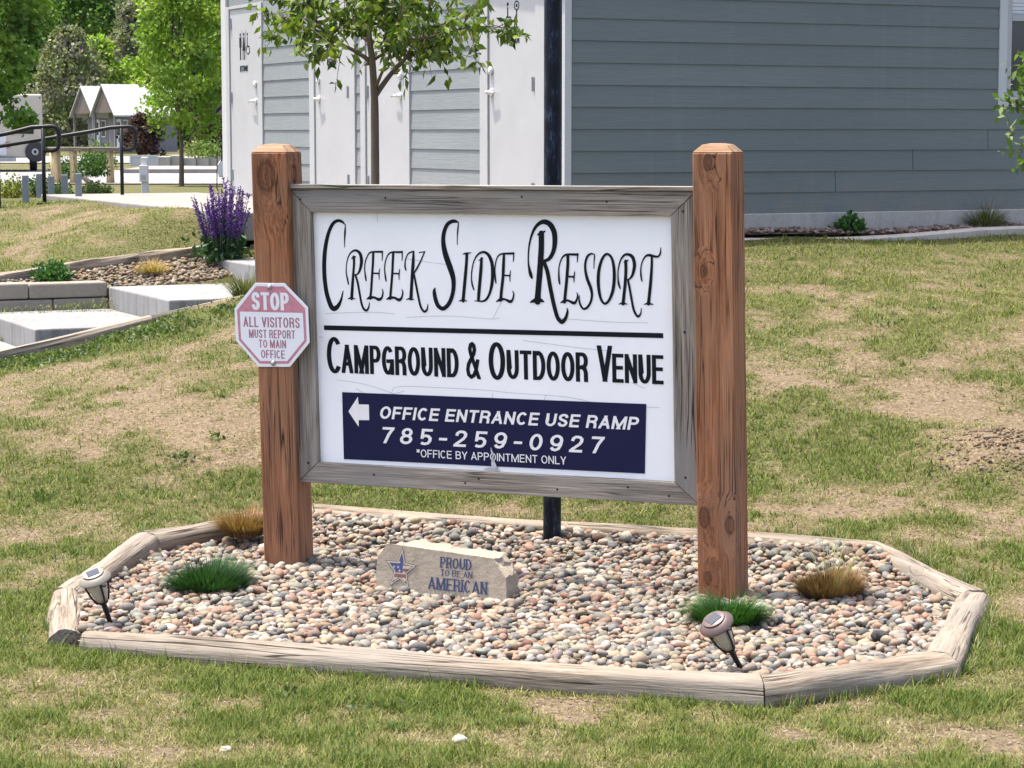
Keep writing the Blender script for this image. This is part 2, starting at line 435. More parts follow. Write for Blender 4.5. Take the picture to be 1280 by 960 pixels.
def gravelmat(name, a, b, c, scale):
    m, nt, bs = new_mat(name)
    tc = nt.nodes.new("ShaderNodeTexCoord").outputs["Object"]
    v = nt.nodes.new("ShaderNodeTexVoronoi"); v.inputs["Scale"].default_value = scale; nt.links.new(tc, v.inputs["Vector"])
    k = ramp(nt, [(0.1, a), (0.5, b), (0.9, c)], v.outputs["Color"])
    nt.links.new(k, bs.inputs["Base Color"]); bs.inputs["Roughness"].default_value = 0.95
    bump(nt, bs, v.outputs["Distance"], -0.6, 0.02)
    return m
M_ROAD = gravelmat("road_gravel", (0.15, 0.142, 0.13), (0.21, 0.20, 0.19), (0.29, 0.28, 0.265), 14)
M_SOILBED = gravelmat("bed_underlay", (0.12, 0.09, 0.07), (0.2, 0.16, 0.13), (0.3, 0.25, 0.21), 30)

# ------------------------------------------------------------------ lie of the land
ANG = math.radians(25.5)                       # the building's long wall is turned this much
U = np.array([math.cos(ANG), math.sin(ANG), 0.0]); VV = np.array([-math.sin(ANG), math.cos(ANG), 0.0])
K = np.array([0.43, 18.3, 0.0])                # corner of the building nearest the sign
Z = np.array([0, 0, 1.0])
def uv(u, v, z=0.0): return K + u * U + v * VV + z * Z

ANCH = [(x, 5, -.06) for x in (-5, -2, 1, 4)] + [(x, 7.6, -.05) for x in (-3, 0, 3)]
ANCH += [(-2.3, 9.3, -.03), (-2.0, 11.4, .03), (-1.1, 12.3, .09), (.3, 11.8, .085), (1.8, 11.1, .075), (2.2, 9.6, .0), (0, 10, -.05), (1.2, 9, -.05), (-1.2, 10, -.05),
         (0, 11.2, .02), (1.2, 10.6, .02), (-1, 11.6, .04),
         (-2.6, 11.3, .03), (-3.2, 13.5, .23), (-5, 13, .12), (-5, 10.5, -.04), (-1.4, 13.6, .36), (4, 9.5, .02), (4.5, 12, .2), (0, 13.2, .30), (2, 12.6, .22), (3, 13.8, .42),
         (0, 15, .70), (3, 16, .80), (5, 14, .42), (6, 17, .8), (-1.4, 15.4, .66)]
def _uvz(u, v, z):
    p = uv(u, v); return (p[0], p[1], z)
ANCH += [_uvz(u, -.3, 1.235) for u in (.5, 2, 4, 6.5)] + [_uvz(u, .4, 1.26) for u in (1, 3, 6)] + [_uvz(u, -1.8, .98) for u in (.8, 3, 5.5)]
ANCH += [_uvz(-4.6, .42, .40), _uvz(-2.9, .42, .79), _uvz(-1.5, .42, 1.02), _uvz(-.3, .4, 1.22), _uvz(-3.7, 1.3, .48), _uvz(-5.4, 1.3, .30), _uvz(-2.6, 1.5, .70),
         _uvz(-4.3, 2.45, .80), _uvz(-5.6, 2.5, .66), _uvz(-3.2, 2.5, .86), _uvz(-2.2, 2.8, .99), _uvz(-2.05, 3.1, 1.08), _uvz(-3.65, 4.05, .99), _uvz(-5.2, 5.0, .90),
         _uvz(-2.6, 2.27, .85), _uvz(-2.25, 2.3, .87), _uvz(-1.95, 3.6, 1.36), _uvz(-1.9, 5, 1.375), _uvz(-1.9, 7.5, 1.375), _uvz(-3.25, 5.65, 1.09), _uvz(-2.9, 8.3, 1.27), _uvz(-4.6, 7.5, 1.0), _uvz(-1, 4, 1.36), _uvz(-1, 8, 1.36), _uvz(0, 2.2, 1.32), _uvz(2, 4, 1.36)]
ANCH = np.array(ANCH, float)
def _tps(r2): return np.where(r2 > 1e-12, 0.5 * r2 * np.log(r2 + 1e-12), 0.0)
_A = ANCH[:, :2]; _n = len(_A)
_Kmat = _tps(((_A[:, None] - _A[None]) ** 2).sum(-1)) + 0.02 * np.eye(_n)
_P = np.hstack([np.ones((_n, 1)), _A])
_sol = np.linalg.solve(np.block([[_Kmat, _P], [_P.T, np.zeros((3, 3))]]), np.concatenate([ANCH[:, 2], np.zeros(3)]))
def _sm(a, b, t):
    t = np.clip((t - a) / (b - a), 0, 1); return t * t * (3 - 2 * t)
_lat = rng.random((64, 64))
def vnoise(x, y, s):
    x = np.asarray(x) * s + 100; y = np.asarray(y) * s + 100
    i = np.floor(x).astype(int); j = np.floor(y).astype(int); f = x - i; g = y - j
    f = f * f * (3 - 2 * f); g = g * g * (3 - 2 * g)
    L = lambda a, b: _lat[a % 64, b % 64]
    return (L(i, j) * (1 - f) + L(i + 1, j) * f) * (1 - g) + (L(i, j + 1) * (1 - f) + L(i + 1, j + 1) * f) * g
def fbm(x, y, s, o=4):
    return sum(vnoise(x + 17 * k, y - 9 * k, s * 2 ** k) * .5 ** k for k in range(o)) / sum(.5 ** k for k in range(o))
def far_h(y): return np.interp(y, [20, 27, 40, 55, 80, 400], [1.37, 1.33, 1.02, .82, .76, .76])
MOUND = (2.78, 12.75)
def land(x, y):
    x = np.asarray(x, float); y = np.asarray(y, float)
    cx = np.clip(x, -6, 7.5); cy = np.clip(y, 4.5, 27)
    q = np.stack([cx.ravel(), cy.ravel()], 1)
    out = np.empty(len(q))
    for a in range(0, len(q), 20000):
        b = q[a:a + 20000]
        out[a:a + 20000] = _tps(((b[:, None] - _A[None]) ** 2).sum(-1)) @ _sol[:_n] + _sol[_n] + b @ _sol[_n + 1:]
    z = out.reshape(x.shape)
    w = _sm(24.5, 27.5, y)
    z = z * (1 - w) + far_h(y) * w
    z = z + (fbm(x, y, 1.6, 4) - .5) * .035 * _sm(28, 20, y)
    z = z + .15 * np.exp(-((x - MOUND[0]) ** 2 / .14 + (y - MOUND[1]) ** 2 / .25))
    return z
def land1(x, y): return float(land(np.array([x]), np.array([y]))[0])

PATCH = [(-2.06, 14.25, .7, -.16), (-2.6, 13.3, .6, -.06), (-1.62, 13.49, .35, -.45), (-1.2, 14.4, .5, -.16), (-3, 15.3, .8, -.1), (-2.3, 15.6, .5, .12), (-2.0, 12.9, .5, .0), (-2.2, 14.2, 1.3, -.12), (-1.6, 8.5, .8, .05), (-.8, 7.8, .35, .12), (-.2, 8.1, .3, .15), (.3, 8.3, .45, -.4),
         (.25, 7.75, .25, -.4), (.75, 7.75, .4, .32), (1.3, 8.1, .4, -.45), (1.75, 8.0, .3, -.3), (2.2, 9.1, .3, .4), (2.3, 9.9, .25, -.25), (2.4, 10.8, .4, .2), (-1.67, 12.3, .5, .25), (-2.3, 11.2, .7, .12), (-.8, 12.6, .6, .35),
         (.4, 12.7, .8, .25), (1.4, 12.6, .7, .25), (2.1, 13.0, .55, .3), (2.8, 12.75, .42, -1.1), (1.8, 14.4, .5, -.3), (2.7, 13.8, .4, -.4), (2.4, 15.9, 1.6, -.05), (-3.4, 20.5, 1.2, .1), (-3.0, 21.5, .8, -.2)]
WEED = [uv(u, .05 - .45 * abs(math.sin(u * 5)), 0) for u in np.linspace(-4.8, -2.2, 14)]
def cover(x, y):
    c = (fbm(x, y, 1.15, 4) - .5) * .95 + .60 + (fbm(x + 40, y, 4.0, 3) - .5) * 1.35 + (fbm(x + 11, y + 50, 13.0, 2) - .5) * .55
    for (a, b, r, s) in PATCH: c = c + s * np.exp(-((x - a) ** 2 + (y - b) ** 2) / (r * r))
    for p in WEED: c = c + .25 * np.exp(-((x - p[0]) ** 2 + (y - p[1]) ** 2) / .12)
    v = -(x - K[0]) * math.sin(ANG) + (y - K[1]) * math.cos(ANG); u = (x - K[0]) * math.cos(ANG) + (y - K[1]) * math.sin(ANG)
    c = c + .38 * np.exp(-((v + .65) / .35) ** 2) * (u > -1)
    c = c + np.where((y > 24) & (y < 60), .35, 0) + np.where(y > 75, .2, 0)
    return np.clip(c, 0, 1)

gx = np.unique(np.concatenate([np.linspace(-420, -30, 14), np.linspace(-30, -7, 24), np.linspace(-7, 7, 201), np.linspace(7, 30, 12), np.linspace(30, 420, 14)]))
gy = np.unique(np.concatenate([np.linspace(-40, 4, 9), np.linspace(4, 26, 276), np.linspace(26, 90, 66), np.linspace(90, 420, 24)]))
GX, GY = np.meshgrid(gx, gy)
GZ = land(GX, GY)
# the earth lies lower under the gravel bed and the slabs of the steps
nx, ny = len(gx), len(gy)
idx = np.arange(nx * ny).reshape(ny, nx)
gF = np.stack([idx[:-1, :-1], idx[:-1, 1:], idx[1:, 1:], idx[1:, :-1]], -1).reshape(-1, 4)
ground = fast("ground", np.stack([GX, GY, GZ], -1).reshape(-1, 3), gF, M_GROUND, smooth=True)
at = ground.data.attributes.new("cover", 'FLOAT', 'POINT'); at.data.foreach_set("value", cover(GX, GY).astype(np.float32).ravel())
tag(ground, kind="structure")

def sheet(name, poly, mat, dz, kind="structure", n=26):
    """a patch of surface laid on the ground, following it"""
    P = np.array(poly, float); bm = bmesh.new()
    bm.faces.new([bm.verts.new((x, y, 0)) for x, y in P])
    for _ in range(5):
        long = [e for e in bm.edges if e.calc_length() > 1.6]
        if not long: break
        bmesh.ops.subdivide_edges(bm, edges=long, cuts=1, use_grid_fill=True)
    bmesh.ops.triangulate(bm, faces=bm.faces)
    xs = np.array([v.co.x for v in bm.verts]); ys = np.array([v.co.y for v in bm.verts])
    for v, z in zip(bm.verts, land(xs, ys)): v.co.z = z + dz
    me = bpy.data.meshes.new(name); bm.to_mesh(me); bm.free(); me.materials.append(mat)
    o = bpy.data.objects.new(name, me); COL.objects.link(o)
    return tag(o, kind=kind)
sheet("gravel_road", [(-30, 57), (-3, 57), (-3, 66), (-3, 78), (-20, 82), (-40, 80), (-40, 60)], M_ROAD, .03)
sheet("far_road", [(-50, 100), (-14, 100), (-14, 128), (-50, 128)], M_ROAD, .04)

def inpoly(x, y, poly):
    x = np.asarray(x); y = np.asarray(y); r = np.zeros(x.shape, bool); n = len(poly)
    for i in range(n):
        x0, y0 = poly[i][:2]; x1, y1 = poly[(i + 1) % n][:2]
        c = ((y0 > y) != (y1 > y)) & (x < (x1 - x0) * (y - y0) / (y1 - y0 + 1e-12) + x0)
        r ^= c
    return r

# ------------------------------------------------------------------ concrete walk and steps by the building
g = G()
g.box(uv(0, 0), U, VV, Z, (-1.87, -0.006), (2.9, 9.6), (1.15, 1.40))
g.box(uv(0, 0), U, VV, Z, (-0.95, -0.006), (-0.2, 2.897), (1.10, 1.40))
walk = g.build("path", M_CONC, bevel=.012); tag(walk, kind="structure")

steps = empty("concrete_steps", uv(-3.15, 1.2, .5), "broad concrete steps climbing beside the timber edging up to the restroom walk", "steps")
for (u0, u1, v0, v1, z1) in ((-5.4, -4.203, .44, 2.15, .475), (-4.2, -3.153, .42, 2.15, .65), (-3.15, -2.063, .48, 2.18, .83), (-2.06, -1.0, .62, 2.75, 1.012), (-.997, -.953, .62, 2.75, 1.19)):
    g = G(); g.box(uv(0, 0), U, VV, Z, (u0, u1), (v0, v1), (z1 - .40, z1))
    g.build("step", M_STEP, steps, bevel=.012)

# low block wall holding the gravel above the steps
bw = empty("block_wall", uv(-4.1, 2.25, .6), "low two-course tan block wall holding the gravel behind the steps", "wall")
for row, (z0, z1, s) in enumerate(((.45, .742, .0), (.748, .872, -.2))):
    for k in range(7):
        u1 = -3.155 + s - k * .46 + (.2 if row and k == 0 else 0); u0 = -3.155 + s - (k + 1) * .46 + .006
        g = G(); g.box(uv(0, 0), U, VV, Z, (u0, u1), (2.19 + random.uniform(0, .012), 2.42), (z0, z1 + random.uniform(-.004, .004)))
        g.build("wall_block", M_BLOCK, bw, bevel=.014)

# ------------------------------------------------------------------ logs and edging
def log_mesh(name, p0, p1, w, h, m0=0.0, m1=0.0, zlift=0.0, n=28, seed=0, mat=None, flat=.8):
    """a weathered landscape log lying from p0 to p1 (points on its top line); m0, m1 mitre the ends"""
    p0 = np.asarray(p0, float); p1 = np.asarray(p1, float); L = np.linalg.norm((p1 - p0)[:2]); t = unit(p1 - p0); t2 = unit([t[0], t[1], 0]); y = np.array([-t2[1], t2[0], 0])
    r = np.random.default_rng(100 + seed); S = 24; V, gr = [], []
    ph = r.random(6) * 6
    for i in range(n + 1):
        q = i / n; c = p0 + (p1 - p0) * q
        wob = 1 + .035 * math.sin(q * 9 + ph[0]) + .02 * math.sin(q * 23 + ph[1])
        for k in range(S):
            th = 2 * math.pi * k / S
            ct, st = math.cos(th), math.sin(th)
            yy = w / 2 * np.sign(ct) * abs(ct) ** flat * wob
            zz = h / 2 * np.sign(st) * abs(st) ** flat * wob
            nz = .004 * math.sin(3 * th + ph[2] + q * 7) + .003 * math.sin(7 * th + ph[3] + q * 4)
            yy += nz * ct; zz += nz * st
            xs = yy * ((1 - q) * m0 + q * m1) if (i in (0, n)) else 0.0
            if i not in (0, n): xs = yy * (m0 if q < .5 else m1) * (1 - min(q, 1 - q) * 2) ** 6
            V.append(c + t * xs + y * yy + Z * (zz - h / 2)); gr.append((q * L + seed * 3.1, yy + seed * .5, zz))
    F = [(i * S + k, i * S + (k + 1) % S, (i + 1) * S + (k + 1) % S, (i + 1) * S + k) for i in range(n) for k in range(S)]
    F += [tuple(range(S))[::-1], tuple(n * S + k for k in range(S))]
    g = G(); g.add(V, F, gr)
    o = g.build(name, mat or M_LOG, origin=tuple((p0 + p1) / 2 - Z * h), grain=True, smooth=True)
    m = o.modifiers.new("split", 'EDGE_SPLIT'); m.split_angle = math.radians(50)
    return o

OCT = np.array([(-1.815, 9.37, .035), (.945, 8.49, .045), (1.705, 8.88, .05), (2.07, 10.06, .06), (1.795, 11.12, .09), (-1.077, 12.18, .10), (-1.86, 11.46, .08), (-2.02, 10.17, .05)])
LOGLAB = ["longest bleached log, along the front of the gravel bed from corner lamp to corner lamp", "bleached log angled at the front right corner of the gravel bed", "bleached log on the right end of the gravel bed with a dark nail hole",
          "bleached log at the back right of the bed, beyond the tall dry grass tuft", "long pale log along the back of the gravel bed, behind both sign posts", "pale log at the back left of the bed, ending behind the left post",
          "long pale log slanting along the left back edge of the bed to the silver lamp", "short split log on the far left of the bed with a dark cut end"]
def turn(a, b, c):
    v0 = unit((b - a)[:2]); v1 = unit((c - b)[:2]); return math.atan2(v0[0] * v1[1] - v0[1] * v1[0], v0 @ v1)
for i in range(8):
    a, b = OCT[i], OCT[(i + 1) % 8]
    t0 = math.tan(turn(OCT[i - 1], a, b) / 2); t1 = math.tan(turn(a, b, OCT[(i + 2) % 8]) / 2)
    d = unit(b - a)
    p0, p1 = a + d * .004, b - d * .004
    m0, m1 = t0, -t1
    if i == 7: p1 = b + d * .0 - np.array([.02, .02, .0]); m1 = 0.0; p1 = a + (b - a) * 1.0 + np.array([-.055, .0, -.005])
    if i == 0: p0 = a + d * .045; m0 = .05
    a = a + Z * .014; b = b + Z * .014; w, h = ((.155, .155) if i in (0, 1, 2, 7) else (.135, .13))
    o = log_mesh("landscape_log", p0, p1, w, h, m0, m1, seed=i, n=40 if i in (0, 4) else 20)
    tag(o, LOGLAB[i], "log", "logs bordering the gravel bed")

def edging(name, pts, w, h, label, mat, cat, seed, flat=.55):
    o = log_mesh(name, pts[0], pts[1], w, h, seed=seed, mat=mat, flat=flat, n=24); return tag(o, label, cat)
edging("timber_edging", (uv(-5.6, .30, land1(*uv(-5.6, .30)[:2]) + .05), uv(-3.35, .30, .735)), .075, .12, "pale timber edging along the lower concrete steps above the leafy weeds", M_LOG, "edging", 21)
edging("timber_edging", (uv(-3.345, .30, .735), uv(-1.2, .30, 1.10)), .075, .12, "pale timber edging beside the upper steps, running in behind the stop sign", M_LOG, "edging", 22)
CL = [(-4.6, 2.50), (-3.41, 2.785), (-2.70, 2.885), (-1.97, 2.955)]
CLZ = [land1(*uv(u, v)[:2]) + .085 for u, v in CL]
for k, lab in enumerate(("weathered timber at the lawn's edge just behind the small green bush", "weathered timber between upper lawn and gravel, behind the straw coloured tuft", "weathered timber between upper lawn and gravel, touching the purple flowers")):
    d = unit(uv(*CL[k + 1]) - uv(*CL[k])) * .003
    edging("timber_edging", (uv(*CL[k], CLZ[k]) + d, uv(*CL[k + 1], CLZ[k + 1]) - d), .10, .15, lab, M_LOG, "edging", 23 + k)

# concrete edging in front of the building
g = G()
for k in range(30):
    u0, u1 = -.2 + k * .4, -.2 + (k + 1) * .4 + .001
    f = lambda u: -.30 + .04 * math.sin(u * 1.4) + .03 * u * 0
    top = lambda u: 1.243 + .012 * math.sin(u * 2.1) + .05 * (1 / (1 + math.exp(-(u - 3.6) * 4)))
    a0, a1 = f(u0), f(u1)
    prof = [(-.075, -.14), (-.075, -.02), (-.055, 0), (.045, 0), (.065, -.02), (.065, -.14)]
    V = [uv(u0, a0 + p, top(u0) + q) for p, q in prof] + [uv(u1, a1 + p, top(u1) + q) for p, q in prof]
    g.add(V, [(i, 6 + i, 6 + (i + 1) % 6, (i + 1) % 6) for i in range(6)])
tag(g.build("concrete_edging", M_CURB, origin=uv(2.5, -.3, 1.2), smooth=False), "low pale concrete edging curving between the lawn and the stone strip under the grey wall", "edging")

# ------------------------------------------------------------------ the restroom building
FL = 1.42
bld = empty("restroom_building", uv(0, 0, 1.25), "grey lap-sided restroom building with white doors on its end wall", "building")
L_R, L_D = 12.0, 8.55                                    # length of the long wall and of the door wall
HT = 3.36
g = G()
g.box(uv(0, 0), U, VV, Z, (.012, L_R), (.012, L_D), (FL + .01, HT)); g.build("wall_core", M_SID_SHADED, bld)
g = G()
g.box(uv(0, 0), U, VV, Z, (-.012, L_R + .02), (-.03, L_D), (1.0, FL + .01)); g.build("foundation", M_FOUND, bld, bevel=.008)

def lap(g, o, ax, nrm, x0, x1, z0, z1, seed, joints=()):
    """one lap board: thick lower edge, leaning back under the board above"""
    cuts = [x0] + sorted(j for j in joints if x0 < j < x1) + [x1]
    for a, b in zip(cuts[:-1], cuts[1:]):
        a2 = a + (.003 if a != x0 else 0); b2 = b - (.003 if b != x1 else 0)
        prof = [(0.0, z0), (.020, z0), (.009, z1 + .018), (0.0, z1 + .018)]
        V = [o + ax * a2 + nrm * d + Z * z for d, z in prof] + [o + ax * b2 + nrm * d + Z * z for d, z in prof]
        gr = [(a2 + seed * 5.3, z + seed, d) for d, z in prof] + [(b2 + seed * 5.3, z + seed, d) for d, z in prof]
        F = [(0, 3, 2, 1), (4, 5, 6, 7), (0, 1, 5, 4), (1, 2, 6, 5), (2, 3, 7, 6)]
        if np.dot(np.cross(ax, nrm), Z) > 0: F = [f[::-1] for f in F]
        g.add(V, F, gr)
COURSE = 0.1755
ZC = 1.4285
win = (4.31, 5.35, 2.415, 3.75)
g = G(); g2 = [G(), G(), G()]
for k in range(16):
    z0 = ZC + k * COURSE; z1 = z0 + COURSE
    rw = z1 < HT + .03; dw = lambda v: z1 < HT + .03 + min(v * .7, .25 * v * 0 + (1.0 if v > 4.3 else .8))
    j = {4: (4.13,), 3: (3.34,), 2: (2.55,), 1: (6.3,), 7: (7.1,), 10: (6.6,)}.get(k, ())
    j = {3: (4.13,), 2: (3.34,), 1: (2.55,)}.get(k, j if k > 4 else ())
    if not rw: pass
    elif z1 > win[2] - .095 and z0 < win[3] + .1:
        zlo = z0
        lap(g, uv(0, 0), U, -VV, .040, win[0] - .088, z0, z1, k); lap(g, uv(0, 0), U, -VV, win[1] + .088, L_R, z0, z1, k + 40, j)
    else: lap(g, uv(0, 0), U, -VV, .040, L_R, z0, z1, k, j)
    for (v0, v1), gd in zip(((1.575, 3.125), (4.34, 4.485), (5.745, 7.19)), g2):
        if dw(v0): lap(gd, uv(0, 0), VV, -U, v0, v1, z0, z1, k * 3 + v0)
g.build("siding", M_SID_SHADED, bld, grain=True)
for gd in g2: gd.build("siding", M_SID_SUNLIT, bld, grain=True)
g = G()   # the gable over the doors
g.prism([uv(0, .0, HT + .01), uv(0, L_D, HT + .01), uv(0, L_D, HT + 1.0), uv(0, L_D / 2, HT + 3.2)], U * .1); g.build("gable", M_SID_SUNLIT, bld)
g = G()   # corner board: two faces
g.box(uv(0, 0), U, VV, Z, (-.026, .036), (-.028, -.001), (FL, HT)); g.box(uv(0, 0), U, VV, Z, (-.026, .0), (0.001, .28), (FL, HT))
g.build("corner_board", M_TRIM, bld, bevel=.003)
g = G(); g.box(uv(0, 0), U, VV, Z, (-.03, .0), (8.40, 8.57), (FL, HT + .95)); g.build("corner_board", M_TRIM, bld, bevel=.003)

def _arc(cx, cy, rx, ry, a0, a1, n=14, p=1.0):
    out = []
    for k in range(n + 1):
        t = math.radians(a0 + (a1 - a0) * k / n); c, s = math.cos(t), math.sin(t)
        out.append((cx + rx * math.copysign(abs(c) ** p, c), cy + ry * math.copysign(abs(s) ** p, s)))
    return out
_S = [(.97, .74), (.90, .90), (.70, .99), (.50, 1.0), (.28, .98), (.08, .88), (.04, .74), (.12, .61), (.35, .54), (.60, .48), (.86, .40), (.97, .26), (.90, .10), (.70, .01), (.48, .0), (.25, .02), (.08, .12), (.02, .27)]
FONT = {  # width, pen strokes in a unit box ('d' strokes are diagonals, run past the box and are trimmed)
 'A': (.74, [[(0, 0), (.5, 1)], [(1, 0), (.5, 1)], [(.18, .30), (.82, .30)]]), 'B': (.70, [[(0, 0), (0, 1)], [(0, 1), (.55, 1)] + _arc(.6, .765, .34, .235, 90, -90, 8) + [(0, .53)], [(0, .53), (.6, .53)] + _arc(.62, .265, .38, .265, 90, -90, 8) + [(0, 0)]]),
 'C': (.72, [_arc(.5, .5, .5, .5, 42, 318, 22)]), 'D': (.72, [[(0, 0), (0, 1)], [(0, 1), (.42, 1)] + _arc(.42, .5, .58, .5, 90, -90, 14) + [(0, 0)]]), 'E': (.62, [[(0, 0), (0, 1)], [(0, 1), (1, 1)], [(0, .52), (.92, .52)], [(0, 0), (1, 0)]]),
 'F': (.58, [[(0, 0), (0, 1)], [(0, 1), (1, 1)], [(0, .5), (.88, .5)]]), 'G': (.76, [_arc(.5, .5, .5, .5, 42, 340, 22), [(1, 0), (1, .47)], [(.55, .47), (1, .47)]]), 'H': (.70, [[(0, 0), (0, 1)], [(1, 0), (1, 1)], [(0, .52), (1, .52)]]),
 'I': (.0, [[(.5, 0), (.5, 1)]]), 'L': (.56, [[(0, 0), (0, 1)], [(0, 0), (1, 0)]]), 'M': (1.0, [[(0, 0), (0, 1)], [(1, 0), (1, 1)], [(.03, 1), (.5, .08)], [(.97, 1), (.5, .08)]]), 'N': (.70, [[(0, 0), (0, 1)], [(1, 0), (1, 1)], [(0, 1), (1, 0)]]),
 'O': (.78, [_arc(.5, .5, .5, .5, 90, 450, 30)]), 'P': (.66, [[(0, 0), (0, 1)], [(0, 1), (.55, 1)] + _arc(.58, .735, .42, .265, 90, -90, 10) + [(0, .47)]]), 'R': (.70, [[(0, 0), (0, 1)], [(0, 1), (.55, 1)] + _arc(.56, .745, .42, .255, 90, -90, 10) + [(0, .49)], [(.55, .49), (.84, .42), (.95, .28), (.96, .0)]]),
 'S': (.66, [_S]), 'T': (.64, [[(.5, 0), (.5, 1)], [(0, 1), (1, 1)]]), 'U': (.70, [[(0, 1), (0, .36)] + _arc(.5, .36, .5, .36, 180, 360, 14) + [(1, 1)]]), 'V': (.70, [[(0, 1), (.5, 0)], [(1, 1), (.5, 0)]]),
 'W': (1.0, [[(0, 1), (.25, 0)], [(.5, 1), (.25, 0)], [(.5, 1), (.75, 0)], [(1, 1), (.75, 0)]]), 'Y': (.68, [[(0, 1), (.5, .42)], [(1, 1), (.5, .42)], [(.5, 0), (.5, .45)]]),
 '&': (.80, [[(1.0, .0), (.74, .26), (.30, .70), (.22, .84), (.32, .97), (.45, 1.0), (.60, .95), (.66, .82), (.58, .70), (.30, .53), (.08, .38), (.0, .22), (.08, .07), (.32, .0), (.58, .06), (.78, .24), (.92, .48)]]),
 '0': (.60, [_arc(.5, .5, .5, .5, 90, 450, 26)]), '2': (.60, [[(.02, .70), (.08, .88), (.28, .99), (.5, 1.0), (.76, .97), (.95, .84), (.95, .68), (.80, .50), (.45, .30), (.10, .10), (.0, .0)], [(0, 0), (1, 0)]]),
 '5': (.60, [[(.10, .48), (.10, 1)], [(.10, 1), (.95, 1)], [(.08, .46), (.25, .56), (.50, .60), (.80, .55), (.98, .40), (.98, .22), (.80, .05), (.50, .0), (.24, .02), (.08, .08)]]), '7': (.58, [[(0, 1), (1, 1)], [(1, 1), (.62, .55), (.36, .0)]]),
 '8': (.60, [_arc(.5, .76, .42, .24, 90, 450, 18), _arc(.5, .265, .5, .265, 90, 450, 18)]), '9': (.60, [_arc(.5, .68, .5, .32, 0, 360, 20), [(1, .68), (.97, .38), (.80, .10), (.50, .0), (.22, .04), (.05, .18)]]), '-': (.32, [[(0, .40), (1, .40)]]),
 '*': (.34, [[(.5, .66), (.5, 1)], [(.1, .74), (.9, .92)], [(.1, .92), (.9, .74)]]), ' ': (.30, [])}
def _cut(P, f):
    out = []
    for i in range(len(P)):
        a, b = P[i], P[(i + 1) % len(P)]; fa, fb = f(a), f(b)
        if fa >= 0: out.append(a)
        if fa * fb < 0: t = fa / (fa - fb); out.append((a[0] + (b[0] - a[0]) * t, a[1] + (b[1] - a[1]) * t))
    return out
def put_text(g, body, x0, x1, y0, y1, fn, th=.16, gap=.13, shear=0.0, hth=None, serif=0.0):
    """pen-stroke capitals set into the box x0..x1, y0..y1; th: stem, hth: bar thickness, in letter heights; fn(x, y, lift) gives a point"""
    H = y1 - y0; tv = th * H; nat = 0.0
    tot = x1 - x0 - shear * H
    stems = sum(1 for c in body); nw = sum(FONT[c][0] for c in body) + gap * (len(body) - 1)
    sx = (tot - tv * sum(1 for c in body if c != ' ')) / nw           # the pen keeps its width while the letters are narrowed
    tb = tv if hth is None else hth * H
    cx = x0
    for c in body:
        w, st = FONT[c]; w = w * sx; gw = w + (tv if c != ' ' else 0); lift = 0
        for s in st:
            P = [(cx + tv / 2 + px * w, y0 + tb / 2 + py * (H - tb)) for px, py in s]
            dg = len(P) == 2 and P[0][0] != P[1][0] and P[0][1] != P[1][1]
            closed = P[0] == P[-1] or (abs(P[0][0] - P[-1][0]) + abs(P[0][1] - P[-1][1]) < 1e-9)
            Q = np.array(P); 
            def ext(i, j, e):
                d = Q[i] - Q[j]; Q[i] = Q[i] + d / (np.linalg.norm(d) + 1e-12) * e
            if not closed and len(P) == 2: ext(0, 1, tv * (1.2 if dg else .5)); ext(1, 0, tv * (1.2 if dg else .5))
            elif not closed and c in 'RU7&': ext(0, 1, tv * .5 if c != '&' else tv); ext(-1, -2, tv * .5)
            n = len(Q); D = np.diff(Q, axis=0); D /= np.linalg.norm(D, axis=1)[:, None] + 1e-12; NN = np.stack([-D[:, 1], D[:, 0]], 1)
            L, R = [], []
            for i in range(n):
                if closed and i in (0, n - 1): a, b = NN[-1], NN[0]
                else: a, b = NN[max(i - 1, 0)], NN[min(i, n - 2)]
                m = a + b; m = m / (m @ m + 1e-12) * 2; m = m / max(1.0, np.linalg.norm(m) / 1.6)
                # bars are thinner than stems
                k = np.array([tv / 2, tb / 2]); L.append(Q[i] + m * k); R.append(Q[i] - m * k)
            for i in range(n - 1):
                q = [tuple(L[i]), tuple(R[i]), tuple(R[i + 1]), tuple(L[i + 1])]
                lo, hi = cx - .25 * tv * (c in '&'), cx + gw + .25 * tv * (c in '&')
                for f in (lambda p: p[0] - lo, lambda p: hi - p[0], lambda p: p[1] - y0, lambda p: y1 - p[1]):
                    q = _cut(q, f)
                    if len(q) < 3: break
                if len(q) >= 3: g.add([fn(x + shear * (y - y0), y, lift * .00022) for x, y in q], [tuple(range(len(q)))])
            lift += 1
            if serif and len(P) == 2 and not dg and abs(P[0][0] - P[1][0]) < 1e-9:
                for yy in (y0, y1 - serif * H):
                    xc = P[0][0]; q = [(xc - tv * 1.0, yy), (xc + tv * 1.0, yy), (xc + tv * 1.0, yy + serif * H), (xc - tv * 1.0, yy + serif * H)]
                    g.add([fn(x, y, lift * .00022) for x, y in q], [(0, 1, 2, 3)])
                lift += 1
        cx += gw + gap * sx
def dots(g, cx, cy, r, fn, n=14, sx=1.0):
    g.add([fn(cx + sx * r * math.cos(2 * math.pi * k / n), cy + r * math.sin(2 * math.pi * k / n)) for k in range(n)], [tuple(range(n))])
def ring(g, cx, cy, r, w, fn, a0=0.0, a1=2 * math.pi, n=20):
    A = [a0 + (a1 - a0) * k / n for k in range(n + 1)]
    g.add([fn(cx + q * math.cos(t), cy + q * math.sin(t)) for t in A for q in (r - w / 2, r + w / 2)], [(2 * k, 2 * k + 1, 2 * k + 3, 2 * k + 2) for k in range(n)])
def poly(g, pts, fn): g.add([fn(x, y) for x, y in pts], [tuple(range(len(pts)))])

